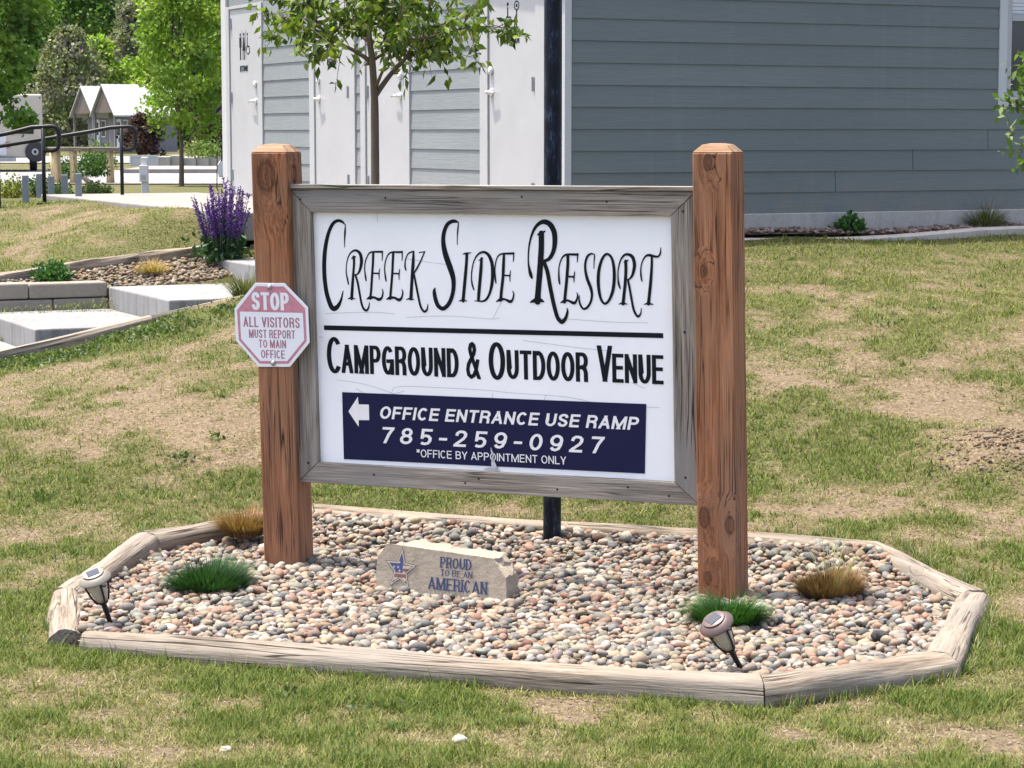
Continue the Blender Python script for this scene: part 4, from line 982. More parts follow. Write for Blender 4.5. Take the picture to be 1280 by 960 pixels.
def ico(sub):
    bm = bmesh.new(); bmesh.ops.create_icosphere(bm, subdivisions=sub, radius=1.0)
    V = np.array([v.co[:] for v in bm.verts]); bm.verts.index_update(); F = np.array([[v.index for v in f.verts] for f in bm.faces]); bm.free(); return V, F
def stones(name, mat, P, size, cols, sub, flatness=(.45, .8), rough=.12, angular=False):
    """many loose stones: P positions, size semi-axis; each a differently squashed pebble of its own colour"""
    V0, F0 = ico(sub); nv = len(V0); n = len(P)
    r = rng
    shapes = []
    for k in range(14):
        d = r.normal(size=(5, 3)); d /= np.linalg.norm(d, axis=1)[:, None]
        rad = 1 + sum(rough * np.sin(2.2 * (V0 @ q) + r.random() * 6) for q in d) / 2
        if angular or k % 3 == 0: rad = rad * (1 - .25 * np.maximum(0, np.abs(V0 @ d[0]) - .55)) 
        shapes.append(V0 * rad[:, None])
    shapes = np.array(shapes)
    sh = shapes[r.integers(0, 14, n)]
    a = size * r.uniform(.95, 1.3, n); b = size * r.uniform(.7, 1.0, n); c = size * r.uniform(*flatness, n)
    sh = sh * np.stack([a, b, c], 1)[:, None, :]
    yaw = r.uniform(0, 2 * np.pi, n); tl = r.normal(0, .28, n); t2 = r.normal(0, .28, n)
    cy, sy = np.cos(yaw), np.sin(yaw); ct, s_t = np.cos(tl), np.sin(tl); c2, s2 = np.cos(t2), np.sin(t2)
    x, y, z = sh[..., 0], sh[..., 1], sh[..., 2]
    y, z = y * ct[:, None] - z * s_t[:, None], y * s_t[:, None] + z * ct[:, None]
    x, z = x * c2[:, None] - z * s2[:, None], x * s2[:, None] + z * c2[:, None]
    x, y = x * cy[:, None] - y * sy[:, None], x * sy[:, None] + y * cy[:, None]
    V = np.stack([x, y, z], -1) + P[:, None, :]
    F = (F0[None] + (np.arange(n) * nv)[:, None, None]).reshape(-1, 3)
    C = np.repeat(cols, nv, 0)
    return fast(name, V.reshape(-1, 3), F, mat, C, origin=tuple(P.mean(0)), smooth=True)
def jitter_grid(poly, step, jit=.45):
    P = np.array(poly)[:, :2]; x0, y0 = P.min(0); x1, y1 = P.max(0)
    X, Y = np.meshgrid(np.arange(x0, x1, step), np.arange(y0, y1, step * .87)); X = X.copy(); X[1::2] += step / 2
    X = X.ravel() + rng.uniform(-jit, jit, X.size) * step; Y = Y.ravel() + rng.uniform(-jit, jit, Y.size) * step
    k = inpoly(X, Y, poly); return X[k], Y[k]
PAL = np.array([(.50, .41, .30), (.54, .48, .40), (.43, .27, .19), (.49, .335, .245), (.30, .28, .25), (.19, .195, .19), (.25, .26, .25), (.36, .34, .30), (.31, .21, .165), (.60, .55, .48), (.33, .30, .23), (.44, .38, .285), (.27, .155, .12), (.15, .155, .155), (.42, .325, .235), (.41, .40, .37)])
PW = np.array([10, 8, 8, 7, 7, 5, 6, 8, 5, 7, 5, 6, 3, 2.5, 6, 7.]); PW /= PW.sum()
def pick(pal, w, n): return np.clip(np.array([.62, .595, .565]) * pal[rng.choice(len(pal), n, p=w)] * rng.normal(1.0, .10, (n, 1)) * rng.normal(1.0, .03, (n, 3)), .02, .8)
POSTS_XY = [tuple(S(s, -.01, -.51)[:2]) for s in (-1.0985, 1.142)] + [(pb[0], pb[1])]
X1, Y1 = jitter_grid(BED_IN, .034); X2, Y2 = jitter_grid(BED_IN, .045)
X3, Y3 = jitter_grid(BED_IN, .15)
PX = np.concatenate([X1, X2, X3]); PY = np.concatenate([Y1, Y2, Y3])
SZ = np.concatenate([rng.uniform(.011, .022, len(X1)), rng.uniform(.013, .027, len(X2)), rng.uniform(.026, .038, len(X3))])
PZ = bed_z(PX, PY) + np.concatenate([np.full(len(X1), -.012), np.full(len(X2), .006), np.full(len(X3), .004)]) + rng.uniform(-.009, .009, len(PX))
keep = np.ones(len(PX), bool)
for (a, b) in POSTS_XY[:2]: keep &= ((PX - a) ** 2 + (PY - b) ** 2) > .11 ** 2
keep &= ((PX - pb[0]) ** 2 + (PY - pb[1]) ** 2) > .055 ** 2
PX, PY, PZ, SZ = PX[keep], PY[keep], PZ[keep], SZ[keep]
tag(stones("river_pebbles", M_PEBBLE, np.stack([PX, PY, PZ], 1), SZ, pick(PAL, PW, len(PX)), 2, (.5, .85), .2), kind="stuff")
bm = bmesh.new(); 
bx = np.linspace(-2.1, 2.1, 60); by = np.linspace(7.9, 12.0, 60); BX, BY = np.meshgrid(bx, by); BZ = bed_z(BX, BY) - .02
bi = np.arange(3600).reshape(60, 60); bF = np.stack([bi[:-1, :-1], bi[:-1, 1:], bi[1:, 1:], bi[1:, :-1]], -1).reshape(-1, 4)
cenx = BX.ravel()[bF].mean(1); ceny = BY.ravel()[bF].mean(1); bF = bF[inpoly(cenx, ceny, inset(OCT, .02))]
tag(fast("bed_soil", np.stack([BX, BY, BZ], -1).reshape(-1, 3), bF, M_SOILBED, smooth=True), kind="structure")

# tan gravel above the steps
LB = [tuple(uv(*p)[:2]) for p in ((-5.3, 2.45), (-3.2, 2.45), (-3.13, 2.20), (-2.0, 2.20), (-2.0, 2.90), (-2.7, 2.83), (-3.41, 2.73), (-4.6, 2.49), (-5.3, 2.47))]
X1, Y1 = jitter_grid(LB, .042); zz = land(X1, Y1) + .006 + rng.uniform(-.008, .014, len(X1))
PAL2 = np.array([(.34, .26, .17), (.40, .32, .22), (.27, .20, .13), (.44, .37, .28), (.25, .21, .16), (.34, .24, .16), (.30, .27, .22)]); W2 = np.ones(7) / 7
tag(stones("tan_gravel", M_PEBBLE, np.stack([X1, Y1, zz], 1), rng.uniform(.02, .032, len(X1)), pick(PAL2, W2, len(X1)), 1), kind="stuff")
# stone chips in the strip below the grey wall
SB = [tuple(uv(*p)[:2]) for p in ((-.2, -.25), (6.5, -.25), (6.5, -.035), (-.2, -.035))]
X1, Y1 = jitter_grid(SB, .036); zz = land(X1, Y1) + .045 + rng.uniform(-.006, .014, len(X1))
PAL3 = np.array([(.36, .25, .20), (.44, .35, .29), (.27, .19, .155), (.50, .43, .37), (.22, .17, .15)]); W3 = np.ones(5) / 5
tag(stones("stone_chips", M_ROCKCHIP, np.stack([X1, Y1, zz], 1), rng.uniform(.017, .028, len(X1)), pick(PAL3, W3, len(X1)), 1, (.4, .7), .2, True), kind="stuff")
sheet("strip_soil", SB, M_SOILBED, .034)

# dry blades and leaf crumbs blown in among the pebbles
m = 900; lx = rng.uniform(-2.1, 2.1, m); ly = rng.uniform(8.4, 12.2, m); kq = inpoly(lx, ly, BED_IN); lx, ly = lx[kq], ly[kq]
_ang, _t = rng.uniform(0, 6.28, len(lx)), rng.normal(1.45, .12, len(lx))
_P = np.stack([lx, ly, bed_z(lx, ly) + rng.uniform(.008, .022, len(lx))], 1); _h = rng.uniform(.015, .06, len(lx)); _w = rng.uniform(.002, .006, len(lx))
_d = np.stack([np.cos(_ang) * np.sin(_t), np.sin(_ang) * np.sin(_t), np.cos(_t)], 1) * _h[:, None]; _s = np.stack([-np.sin(_ang), np.cos(_ang), 0 * _ang], 1) * _w[:, None] / 2
_V = np.stack([_P - _s, _P + _s, _P + _d + _s * .4, _P + _d - _s * .4], 1).reshape(-1, 3); _F = np.arange(len(lx) * 4).reshape(-1, 4)
_c = np.array([(.30, .22, .11), (.22, .15, .08), (.38, .30, .17), (.16, .10, .05)])[rng.integers(0, 4, len(lx))]
tag(fast("leaf_litter", _V, _F, M_BLADE, np.repeat(_c, 4, 0)), kind="stuff")

# ------------------------------------------------------------------ engraved stone
yw = math.radians(26); ta = np.array([math.cos(yw), -math.sin(yw), 0]); tn = np.array([-math.sin(yw), -math.cos(yw), 0]); so = np.array([-.63, 10.45, .0])
def T(a, n, h): return so + ta * a + tn * (n - .10 * h) + Z * (h * 1.12 + .002)
stone = empty("engraved_stone", tuple(so + ta * .33 - tn * .07), "rough tan limestone block with flag star and engraved patriotic words", "stone")
bm = bmesh.new()
front = [(0.0, -.05), (.672, -.05), (.672, .03), (.665, .085), (.628, .12), (.60, .158), (.32, .170), (.07, .180), (.045, .172), (.0, .125), (-.006, .05)]
Vf = [bm.verts.new(T(a, 0, h)) for a, h in front]; Vb = [bm.verts.new(T(a * .93 + (.03 if a < .3 else -.02) + .05, -.16, h * (.98 if h > 0 else 1))) for a, h in front]
bm.faces.new(Vf); bm.faces.new(Vb[::-1])
for i in range(len(front)): bm.faces.new((Vf[i], Vb[i], Vb[(i + 1) % len(front)], Vf[(i + 1) % len(front)]))
bmesh.ops.recalc_face_normals(bm, faces=bm.faces)
bmesh.ops.triangulate(bm, faces=[f for f in bm.faces])
for _ in range(3): bmesh.ops.subdivide_edges(bm, edges=[e for e in bm.edges if e.calc_length() > .022], cuts=1)
bmesh.ops.triangulate(bm, faces=[f for f in bm.faces])
for v in bm.verts:
    q = (np.array(v.co) - so); nn = float(q @ tn) + .10 * float(q[2]); fr = nn > -.004
    k = .003 if fr else .016
    d = np.array([fbm(q[0] * 9 + 3, q[2] * 9 + q[1] * 7, 3.0, 3) - .5, fbm(q[1] * 9, q[2] * 9 + 7, 3.0, 3) - .5, fbm(q[0] * 11, q[1] * 11 + 20, 3.0, 3) - .5])
    v.co = Vector(np.array(v.co) + (d * 2.2 * k if not fr else tn * d[0] * k))
me = bpy.data.meshes.new("block"); bm.to_mesh(me); bm.free()
me.transform(Matrix.Translation(-Vector(stone.location))); me.materials.append(M_STONE)
blk = bpy.data.objects.new("block", me); COL.objects.link(blk); blk.parent = stone
tf = lambda l: (lambda x, y, k=0: T(x, l + k, y))
g = G()
for b, x0, x1, y0, y1 in (("PROUD", .330, .490, .102, .146), ("TO BE AN", .333, .497, .070, .095), ("AMERICAN", .272, .575, .010, .060)):
    put_text(g, b, x0, x1, y0, y1, lambda x, y, k=0: T(x, .0028 + k, y), .17, .16, 0.0, .09, .09)
g.build("lettering", M_BLUEINK, stone)
def star(cx, cy, R, r=.42, rot=0.06, sx=1.0): return [(cx + sx * q * math.sin(rot + math.pi * k / 5), cy + q * math.cos(rot + math.pi * k / 5)) for k in range(10) for q in ((R, R * r)[k % 2],)]
def star_fan(g, pts, c, fn): g.add([fn(*c)] + [fn(*p) for p in pts], [(0, 1 + (k + 1) % 10, 1 + k) for k in range(10)])
sc = (.125, .078)
g = G(); star_fan(g, star(*sc, .094, sx=.92), sc, tf(.0022)); emb = g.build("star_emblem", M_STARK, stone)
g = G(); star_fan(g, star(*sc, .088, sx=.92), sc, tf(.0027)); g.build("star_face", M_STARW, emb)
g = G(); star_fan(g, star(*sc, .072, sx=.92), sc, tf(.0030)); g.build("star_line", M_STARK, emb)
inner = star(*sc, .066, sx=.92)
g = G(); star_fan(g, inner, sc, tf(.0033)); g.build("star_stripes", M_STARW, emb)
def clip(pts, x0, x1, y0, y1):
    def cut(P, f):
        out = []
        for i in range(len(P)):
            a, b = P[i], P[(i + 1) % len(P)]; fa, fb = f(a), f(b)
            if fa >= 0: out.append(a)
            if fa * fb < 0: t = fa / (fa - fb); out.append((a[0] + (b[0] - a[0]) * t, a[1] + (b[1] - a[1]) * t))
        return out
    for f in (lambda p: p[0] - x0, lambda p: x1 - p[0], lambda p: p[1] - y0, lambda p: y1 - p[1]):
        pts = cut(pts, f)
        if len(pts) < 3: return []
    return pts
g = G()   # the star is cut into its ten triangles and each clipped to a bar of the flag
for (x0, x1, y0, y1) in ((.138, .3, .096, .108), (.138, .3, .072, .084), (.0, .3, .046, .060), (.0, .3, .020, .032)):
    for k in range(10):
        c = clip([sc, inner[(k + 1) % 10], inner[k]], x0, x1, y0, y1)
        if c: poly(g, c, tf(.0036))
g.build("red_bars", M_RED, emb)
g = G()
for k in range(10):
    c = clip([sc, inner[(k + 1) % 10], inner[k]], 0, .136, .066, .3)
    if c: poly(g, c, tf(.0038))
g.build("blue_canton", M_BLUE, emb)
g = G()
for c in ((.09, .088), (.112, .088), (.117, .108), (.12, .073)): star_fan(g, star(*c, .0075), c, tf(.0042))
g.build("white_stars", M_STARW, emb)

# ------------------------------------------------------------------ solar path lights
def solar_lamp(base, top, cap, label, bent):
    base = np.array(base, float); top = np.array(top, float); ax = unit(top - base); L = np.linalg.norm(top - base)
    r = empty("solar_path_light", tuple(base), label, "garden light", "solar path lights in the gravel bed")
    g = G(); g.tube([base - ax * .05, base + ax * L * .40], [.009, .012], 10); g.build("stake", M_BLACK, r)
    h0, h1 = L * .40, L * .85
    g = G(); g.lathe(base + ax * h0, ax, [(0, .014), (.006, .022), (.018, .026)], 16); g.build("collar", M_BLACK, r, smooth=True)
    g = G(); g.lathe(base + ax * (h0 + .016), ax, [(0, .024), ((h1 - h0) * .3, .034), ((h1 - h0) * .7, .045), (h1 - h0 - .012, .050)], 20); g.build("glass_cup", M_LAMPGLASS, r, smooth=True)
    a = unit(np.cross(ax, [0, 1, 0.01])); b = np.cross(ax, a)
    for k in range(4):
        th = 2 * math.pi * k / 4 + .5; d = a * math.cos(th) + b * math.sin(th)
        g = G(); H2 = h1 - h0
        g.tube([base + ax * (h0 + .01) + d * .026, base + ax * (h0 + H2 * .4) + d * .041, base + ax * (h0 + H2 * .75) + d * .050, base + ax * h1 + d * .054], .0045, 6)
        e2 = np.cross(ax, d); g.tube([base + ax * (h1 - .004) + d * .053, base + ax * (h1 - .016) + d * .054 + e2 * .008, base + ax * (h1 - .022) + d * .054 + e2 * .016, base + ax * (h1 - .014) + d * .054 + e2 * .02], .0032, 6)
        g.build("rib", M_BLACK, r, smooth=True)
    g = G(); c0 = base + ax * h1
    g.lathe(c0, ax, [(0, .050), (.001, .069), (.005, .0705), (.009, .069), (.026, .050), (.027, .046), (.034, .045), (.0355, .042)], 28); o = g.build("lamp_cap", cap, r, smooth=True); o.modifiers.new("split", 'EDGE_SPLIT')
    g = G(); ex = unit(np.cross([0, 1, 0], ax)); ey = np.cross(ax, ex)
    g.box(c0 + ax * .0358, ex * math.cos(.3) + ey * math.sin(.3), -ex * math.sin(.3) + ey * math.cos(.3), ax, (-.026, .026), (-.026, .026), (-.001, .002)); g.build("solar_panel", M_SOLAR, r)
    return r
solar_lamp((-1.722, 9.62, .0), (-1.782, 9.54, .245), M_LAMPCAP_A, "silver capped solar path light leaning at the left corner of the bed", 0)
solar_lamp((.905, 8.75, .0), (.772, 8.64, .245), M_LAMPCAP_B, "brown capped solar path light tilting over a green tuft by the right post", 1)

# ------------------------------------------------------------------ tufts, shrubs, flowers
def blades(P, H, W, lean, yaw, col, curve=.5, seg=3):
    """curved grass blades: base points, length, width, lean from the vertical, heading; returns V, F, C"""
    n = len(P); ts = np.linspace(0, 1, seg + 1)
    d = np.stack([np.cos(yaw), np.sin(yaw), np.zeros(n)], 1); sd = np.stack([-np.sin(yaw), np.cos(yaw), np.zeros(n)], 1)
    V = []; 
    ang = lean
    pos = P.copy(); V.append((pos, W))
    for i in range(seg):
        a = ang + curve * (i / seg) 
        step = (H / seg)[:, None] * (d * np.sin(a)[:, None] + np.array([0, 0, 1.0]) * np.cos(a)[:, None])
        pos = pos + step; V.append((pos, W * (1 - (i + 1) / seg) ** .7 + .0003))
    A = np.stack([np.stack([p - sd * (w / 2)[:, None], p + sd * (w / 2)[:, None]], 1) for p, w in V], 1)   # n, seg+1, 2, 3
    VV_ = A.reshape(-1, 3); k = (seg + 1) * 2
    f = np.array([[2 * i, 2 * i + 1, 2 * i + 3, 2 * i + 2] for i in range(seg)])
    F = (f[None] + (np.arange(n) * k)[:, None, None]).reshape(-1, 4)
    return VV_, F, np.repeat(col, k, 0)
def tuft(name, x, y, z, r, h, n, pal, label, cat, lean=.75, width=.004, curve=.4, group=None, extra=None, flat=1.0):
    t = rng.uniform(0, 2 * np.pi, n); q = np.sqrt(rng.random(n)) * r * .55
    P = np.stack([x + q * np.cos(t), y + q * np.sin(t), np.full(n, z)], 1)
    ln = lean * (q / (r * .55)) ** .8 + rng.normal(0, .12, n); H = h * rng.uniform(.65, 1.1, n)
    c = np.array(pal)[rng.integers(0, len(pal), n)] * rng.normal(1, .22, (n, 1)); H = H * (1 + .25 * np.sin(t * 2 + x * 9)) * np.where(rng.random(n) < .06, 1.35, 1.0)
    V, F, C = blades(P, H, np.full(n, width), ln, t + rng.normal(0, .5, n), np.clip(c, .005, .9), curve)
    if extra is not None:
        m, h2, pal2 = extra; t2 = rng.uniform(0, 6.28, m); P2 = np.stack([x + .4 * r * np.cos(t2), y + .4 * r * np.sin(t2), np.full(m, z)], 1)
        V2, F2, C2 = blades(P2, h2 * rng.uniform(.6, 1.1, m), np.full(m, width), rng.uniform(.05, .5, m), t2, np.array(pal2)[rng.integers(0, len(pal2), m)], 1.1, 6)
        F2 = F2 + len(V); V = np.vstack([V, V2]); F = np.vstack([F, F2]); C = np.vstack([C, C2])
    o = fast(name, V, F, M_BLADE, C, origin=(x, y, z)); return tag(o, label, cat, group)
GRN = [(.030, .085, .028), (.045, .11, .035), (.06, .13, .045), (.025, .07, .03)]
GRN2 = [(.05, .14, .03), (.07, .17, .04), (.035, .10, .025)]
TAN = [(.25, .14, .055), (.32, .19, .085), (.19, .10, .04), (.38, .25, .13)]
tuft("grass_tuft", -1.41, 10.43, -.03, .20, .155, 4600, GRN, "dense dark green grass tuft in the pebbles left of the sign", "grass tuft", 1.05, .0052, .15)
tuft("grass_tuft", -1.385, 11.62, .035, .16, .135, 2400, TAN, "dry orange brown grass tuft at the back beside the left post", "grass tuft", .8, .0040)
tuft("grass_tuft", .935, 9.72, -.03, .17, .14, 3400, GRN2, "bright green grass tuft at the foot of the right post, behind the brown lamp", "grass tuft", .95, .0045)
tuft("grass_tuft", 1.455, 10.28, -.02, .19, .125, 3600, TAN, "dry brown tuft with long green blades right of the right post", "grass tuft", .80, .0050, .15, extra=(34, .42, [(.20, .24, .08), (.28, .29, .12), (.35, .33, .16)]))
tuft("grass_tuft", *uv(-2.55, .42)[:2], .83, .17, .22, 500, [(.13, .15, .05), (.20, .19, .08), (.08, .11, .03)], "green and straw grass tuft beside the upper concrete step", "grass tuft", .7, .005)
tuft("grass_tuft", *uv(-2.66, 2.55)[:2], .905, .20, .15, 500, [(.42, .30, .13), (.48, .37, .19), (.33, .22, .09)], "flattened straw coloured tuft in the tan gravel above the steps", "grass tuft", 1.1, .006)
tuft("grass_tuft", *uv(4.05, -.13)[:2], 1.27, .22, .23, 600, [(.09, .12, .04), (.13, .16, .06), (.19, .19, .09)], "spiky grey green grass tuft in the stone strip under the grey wall", "grass tuft", .95, .006)

def leaf_quads(P, size, col, up=.4, aspect=.55, droop=None):
    """one folded leaf (two faces) per point"""
    n = len(P); d = rng.normal(size=(n, 3)); d[:, 2] += up
    if droop is not None: d[:, 2] -= droop
    d /= np.linalg.norm(d, axis=1)[:, None]
    s = np.cross(d, rng.normal(size=(n, 3))); s /= np.linalg.norm(s, axis=1)[:, None] + 1e-9; nn = np.cross(s, d)
    L = (size if np.ndim(size) else np.full(n, size)) * rng.uniform(.7, 1.2, n); W = L * aspect / 2
    a = P; b = P + d * (L * .45)[:, None] + s * W[:, None] + nn * (W * .35)[:, None]; c = P + d * L[:, None]; e2 = P + d * (L * .45)[:, None] - s * W[:, None] + nn * (W * .35)[:, None]
    V = np.stack([a, b, c, e2], 1).reshape(-1, 3)
    F = np.array([[0, 1, 2], [0, 2, 3]])[None] + (np.arange(n) * 4)[:, None, None]
    return V, F.reshape(-1, 3), np.repeat(col, 4, 0)
def leafcol(pal, n, v=.18): return np.clip(np.array(pal)[rng.integers(0, len(pal), n)] * rng.normal(1, v, (n, 1)), .004, .9)
def bush(name, x, y, z, rx, rz, n, size, pal, label, cat="bush", mat=None, group=None):
    p = rng.normal(size=(n, 3)); p /= np.linalg.norm(p, axis=1)[:, None]; p *= (rng.random((n, 1)) ** .45)
    p = p * np.array([rx, rx, rz]); p[:, 2] = np.abs(p[:, 2]) * 1.0
    lump = 1 + .25 * np.sin(p[:, 0] * 9 / rx + x) * np.cos(p[:, 1] * 7 / rx)
    P = p * lump[:, None] + np.array([x, y, z])
    V, F, C = leaf_quads(P, size, leafcol(pal, n))
    o = fast(name, V, F, mat or M_LEAF, C, origin=(x, y, z)); return tag(o, label, cat, group)
bush("leafy_bush", *uv(-3.52, 2.56)[:2], .85, .16, .19, 700, .05, [(.035, .10, .02), (.05, .14, .03), (.07, .17, .035)], "small round green bush in the tan gravel above the block wall")
bush("leafy_bush", *uv(2.62, -.14)[:2], 1.27, .13, .14, 260, .07, [(.05, .14, .03), (.08, .19, .045), (.035, .10, .025)], "small bright green leafy plant in the stone strip under the grey wall", "plant")
# purple salvia
sx, sy = uv(-1.98, 2.62)[:2]; sx -= .03; sz = 1.0
sal = empty("purple_salvia", (sx, sy, sz), "tall bush of purple flower spikes beside the top concrete step", "flowers")
n = 650; p = rng.normal(size=(n, 3)) * np.array([.10, .10, .13]); p[:, 2] = np.abs(p[:, 2])
V, F, C = leaf_quads(p + np.array([sx, sy, sz]), .065, leafcol([(.03, .08, .025), (.05, .12, .03), (.02, .06, .02)], n)); fast("foliage", V, F, M_LEAF, C, parent=sal)
Vs, Fs, Cs, Vg, Fg, Cg = [], [], [], [], [], []
g = G(); pts, cl = [], []
for k in range(100):
    t = rng.uniform(0, 6.28); q = math.sqrt(rng.random()) * .125; ln = .05 + q * 2.1 * rng.uniform(.7, 1.1); h = rng.uniform(.42, .68) * (1 - .25 * q / .15)
    b = np.array([sx + q * math.cos(t), sy + q * math.sin(t), sz + .05]); d = unit([math.sin(ln) * math.cos(t), math.sin(ln) * math.sin(t), math.cos(ln)])
    g.tube([b, b + d * h * .55, b + d * h + Z * .01], [.003, .0026, .0018], 5)
    m = 64; f = rng.uniform(.35, 1.02, m); pp = b + d * (h * f)[:, None] + rng.normal(0, .0075, (m, 3)) * (1.15 - f)[:, None] * 1.6
    pts.append(pp); cl.append(leafcol([(.10, .03, .26), (.15, .05, .38), (.05, .015, .15), (.22, .10, .48)], m))
g.build("stems", plain("salvia_stem", (.05, .07, .04), .7), sal)
P = np.vstack(pts); V, F, C = leaf_quads(P, .019, np.vstack(cl), aspect=.8); fast("flower_spikes", V, F, M_LEAF, C, parent=sal)["kind"] = "stuff"
bush("yellow_weed", -1.50, 9.62, -.01, .03, .04, 40, .03, [(.45, .40, .05), (.30, .32, .06)], "tiny yellow green weed among the pebbles near the silver lamp", "weed")

def rock(name, x, y, z, r, mat, label, seed, sq=(1.2, .9, .7)):
    V, F = ico(3); q = np.random.default_rng(seed)
    d = q.normal(size=(7, 3)); rad = 1 + sum(.07 * np.sin(2.5 * (V @ k) + q.random() * 6) for k in d)
    V = V * rad[:, None] * np.array(sq) * r + np.array([x, y, z])
    g = G(); g.add(V, F.tolist()); return tag(g.build(name, mat, origin=(x, y, z), smooth=True), label, "rock")
rock("lava_rock", 1.535, 9.36, .01, .030, M_ROUGHROCK, "small black rough rock among the pebbles near the right end log", 3)
M_PALEROCK = concrete("pale_rock", (.40, .37, .31), 0, .6)
rock("limestone_chip", *(-.185, 7.94), land1(-.185, 7.94) + .008, .024, M_PALEROCK, "palest limestone chip lying on the grass in front of the bed, near the bottom edge", 5)
rock("limestone_chip", *(-1.0, 7.78), land1(-1.0, 7.78) + .008, .016, M_PALEROCK, "tiny white stone chip on dry turf at the bottom left", 6)
M_FIELD = concrete("field_stone_tan", (.17, .14, .105), 0, .8)
for k, (dx, dy, r) in enumerate(((0, 0, .020), (.16, -.25, .028), (-.22, -.1, .022), (.05, .3, .02), (-.1, -.38, .018))):
    x, y = MOUND[0] - .1 + dx, MOUND[1] + dy
    rock("field_stone", x, y, land1(x, y) + .004, r, M_FIELD, ["tan stone on top of the bare soil mound at right", "largest tan stone on the near slope of the soil mound", "tan stone on the left side of the soil mound", "tan stone behind the top of the soil mound", "small tan stone at the foot of the soil mound"][k], 20 + k)

# ------------------------------------------------------------------ lawn
def scatter(n, ymin=6.9, ymax=26.0, pw=2.1):
    """more blades near the road, fewer up the slope"""
    q = rng.random(n); a = 1 - pw
    y = (ymin ** a + q * (ymax ** a - ymin ** a)) ** (1 / a)
    x = rng.uniform(-1, 1, n) * (y * .2246 + 1.0)
    return x, y
EXC = [BED_OUT, ST, [tuple(uv(*p)[:2]) for p in ((-.3, -.38), (14, -.38), (14, 9), (-.3, 9))], [tuple(uv(*p)[:2]) for p in ((-5.5, 2.1), (-1.9, 2.1), (-1.9, 3.02), (-2.7, 2.95), (-3.41, 2.85), (-4.6, 2.57), (-5.5, 2.5))]]
def allowed(x, y):
    k = np.ones(len(x), bool)
    for p in EXC: k &= ~inpoly(x, y, p)
    return k
n = 1000000
x, y = scatter(n); k = allowed(x, y); x, y = x[k], y[k]
c = cover(x, y); clump = fbm(x + 9, y + 5, 7.0, 3); fine = fbm(x + 3, y + 70, 22.0, 2)
k = rng.random(len(x)) < np.clip(.55 + 1.8 * c + 1.6 * (fine - .5), .10, 1.0) * np.clip(c * 4.5 - .1, .10, 1); x, y, c, clump = x[k], y[k], c[k], clump[k]
far = np.clip((y - 8) / 10, 0, 1)
P = np.stack([x, y, land(x, y) - .002], 1)
# from straw through olive to green with the cover, every blade a little different
t = c * .95 + (clump - .5) * .9 + rng.normal(0, .22, len(x)) + .0
yel = np.clip((y - 12.5) / 4, 0, 1) * (x > .3) + np.clip((y - 18.5) / 2, 0, 1)
STR = np.array([(.26, .215, .11), (.32, .275, .145), (.19, .155, .08), (.36, .32, .19), (.14, .11, .06), (.28, .255, .105)]); OLV = np.array([(.165, .165, .045), (.205, .195, .06), (.135, .14, .036), (.245, .225, .08)]); GRE = np.array([(.075, .12, .020), (.105, .15, .028), (.14, .18, .038), (.055, .088, .016), (.165, .187, .048)])
cs = STR[rng.integers(0, 6, len(x))]; co_ = OLV[rng.integers(0, 4, len(x))]; cg = GRE[rng.integers(0, 5, len(x))]
cs = cs * (1 - .55 * yel[:, None]) + np.array([.30, .265, .115]) * .55 * yel[:, None]; cg = cg * (1 - .45 * yel[:, None]) + np.array([.20, .21, .06]) * .45 * yel[:, None]
w1 = np.clip((t - .16) / .42, 0, 1)[:, None]; w2 = np.clip((t - .50) / .48, 0, 1)[:, None]
bc = (cs * (1 - w1) + co_ * w1) * (1 - w2) + cg * w2
bc = 1.12 * bc * rng.normal(1, .17, (len(x), 1))
lush = np.clip((t - .5) / .4, 0, 1)
hh = rng.uniform(.014, .036, len(x)) * (1 + .55 * lush * lush)
hh = hh * np.where(rng.random(len(x)) < .05, 1.9, 1.0)
lean = np.clip(rng.normal(1.2 - .45 * lush, .34, len(x)), .02, 1.58)
wd = rng.uniform(.0022, .0042, len(x)) * (1 + .8 * far) * (1 + .25 * lush)
yw_ = rng.uniform(0, 6.28, len(x)); g_ = t > .45
for nm, m in (("grass", g_), ("dry_thatch", ~g_)):
    V1, F1, C1 = blades(P[m], hh[m], wd[m], lean[m], yw_[m], np.clip(bc[m], .01, .6), .55, 2)
    tag(fast(nm, V1, F1, M_BLADE, C1), kind="stuff")
# coarser clumps standing out of the turf
x, y = scatter(5200, 7.2, 19.0); k = allowed(x, y) & (cover(x, y) > .40) & (fbm(x + 5, y + 15, 2.6, 3) > .47); x, y = x[k], y[k]; nb = 20
cx2 = np.repeat(x, nb) + rng.normal(0, .016, len(x) * nb); cy2 = np.repeat(y, nb) + rng.normal(0, .016, len(x) * nb); P = np.stack([cx2, cy2, land(cx2, cy2) - .003], 1); m = len(P)
cc = np.repeat(np.array([(.06, .115, .018), (.09, .15, .025), (.13, .18, .04), (.17, .185, .05)])[rng.integers(0, 4, len(x))], nb, 0) * rng.normal(1, .18, (m, 1))
V4, F4, C4 = blades(P, np.repeat(rng.uniform(.03, .062, len(x)), nb) * rng.uniform(.6, 1.1, m), rng.uniform(.003, .0055, m), np.abs(rng.normal(.65, .35, m)), rng.uniform(0, 6.28, m), np.clip(cc, .008, .6), .7, 3)
tag(fast("grass_clumps", V4, F4, M_BLADE, C4), kind="stuff")
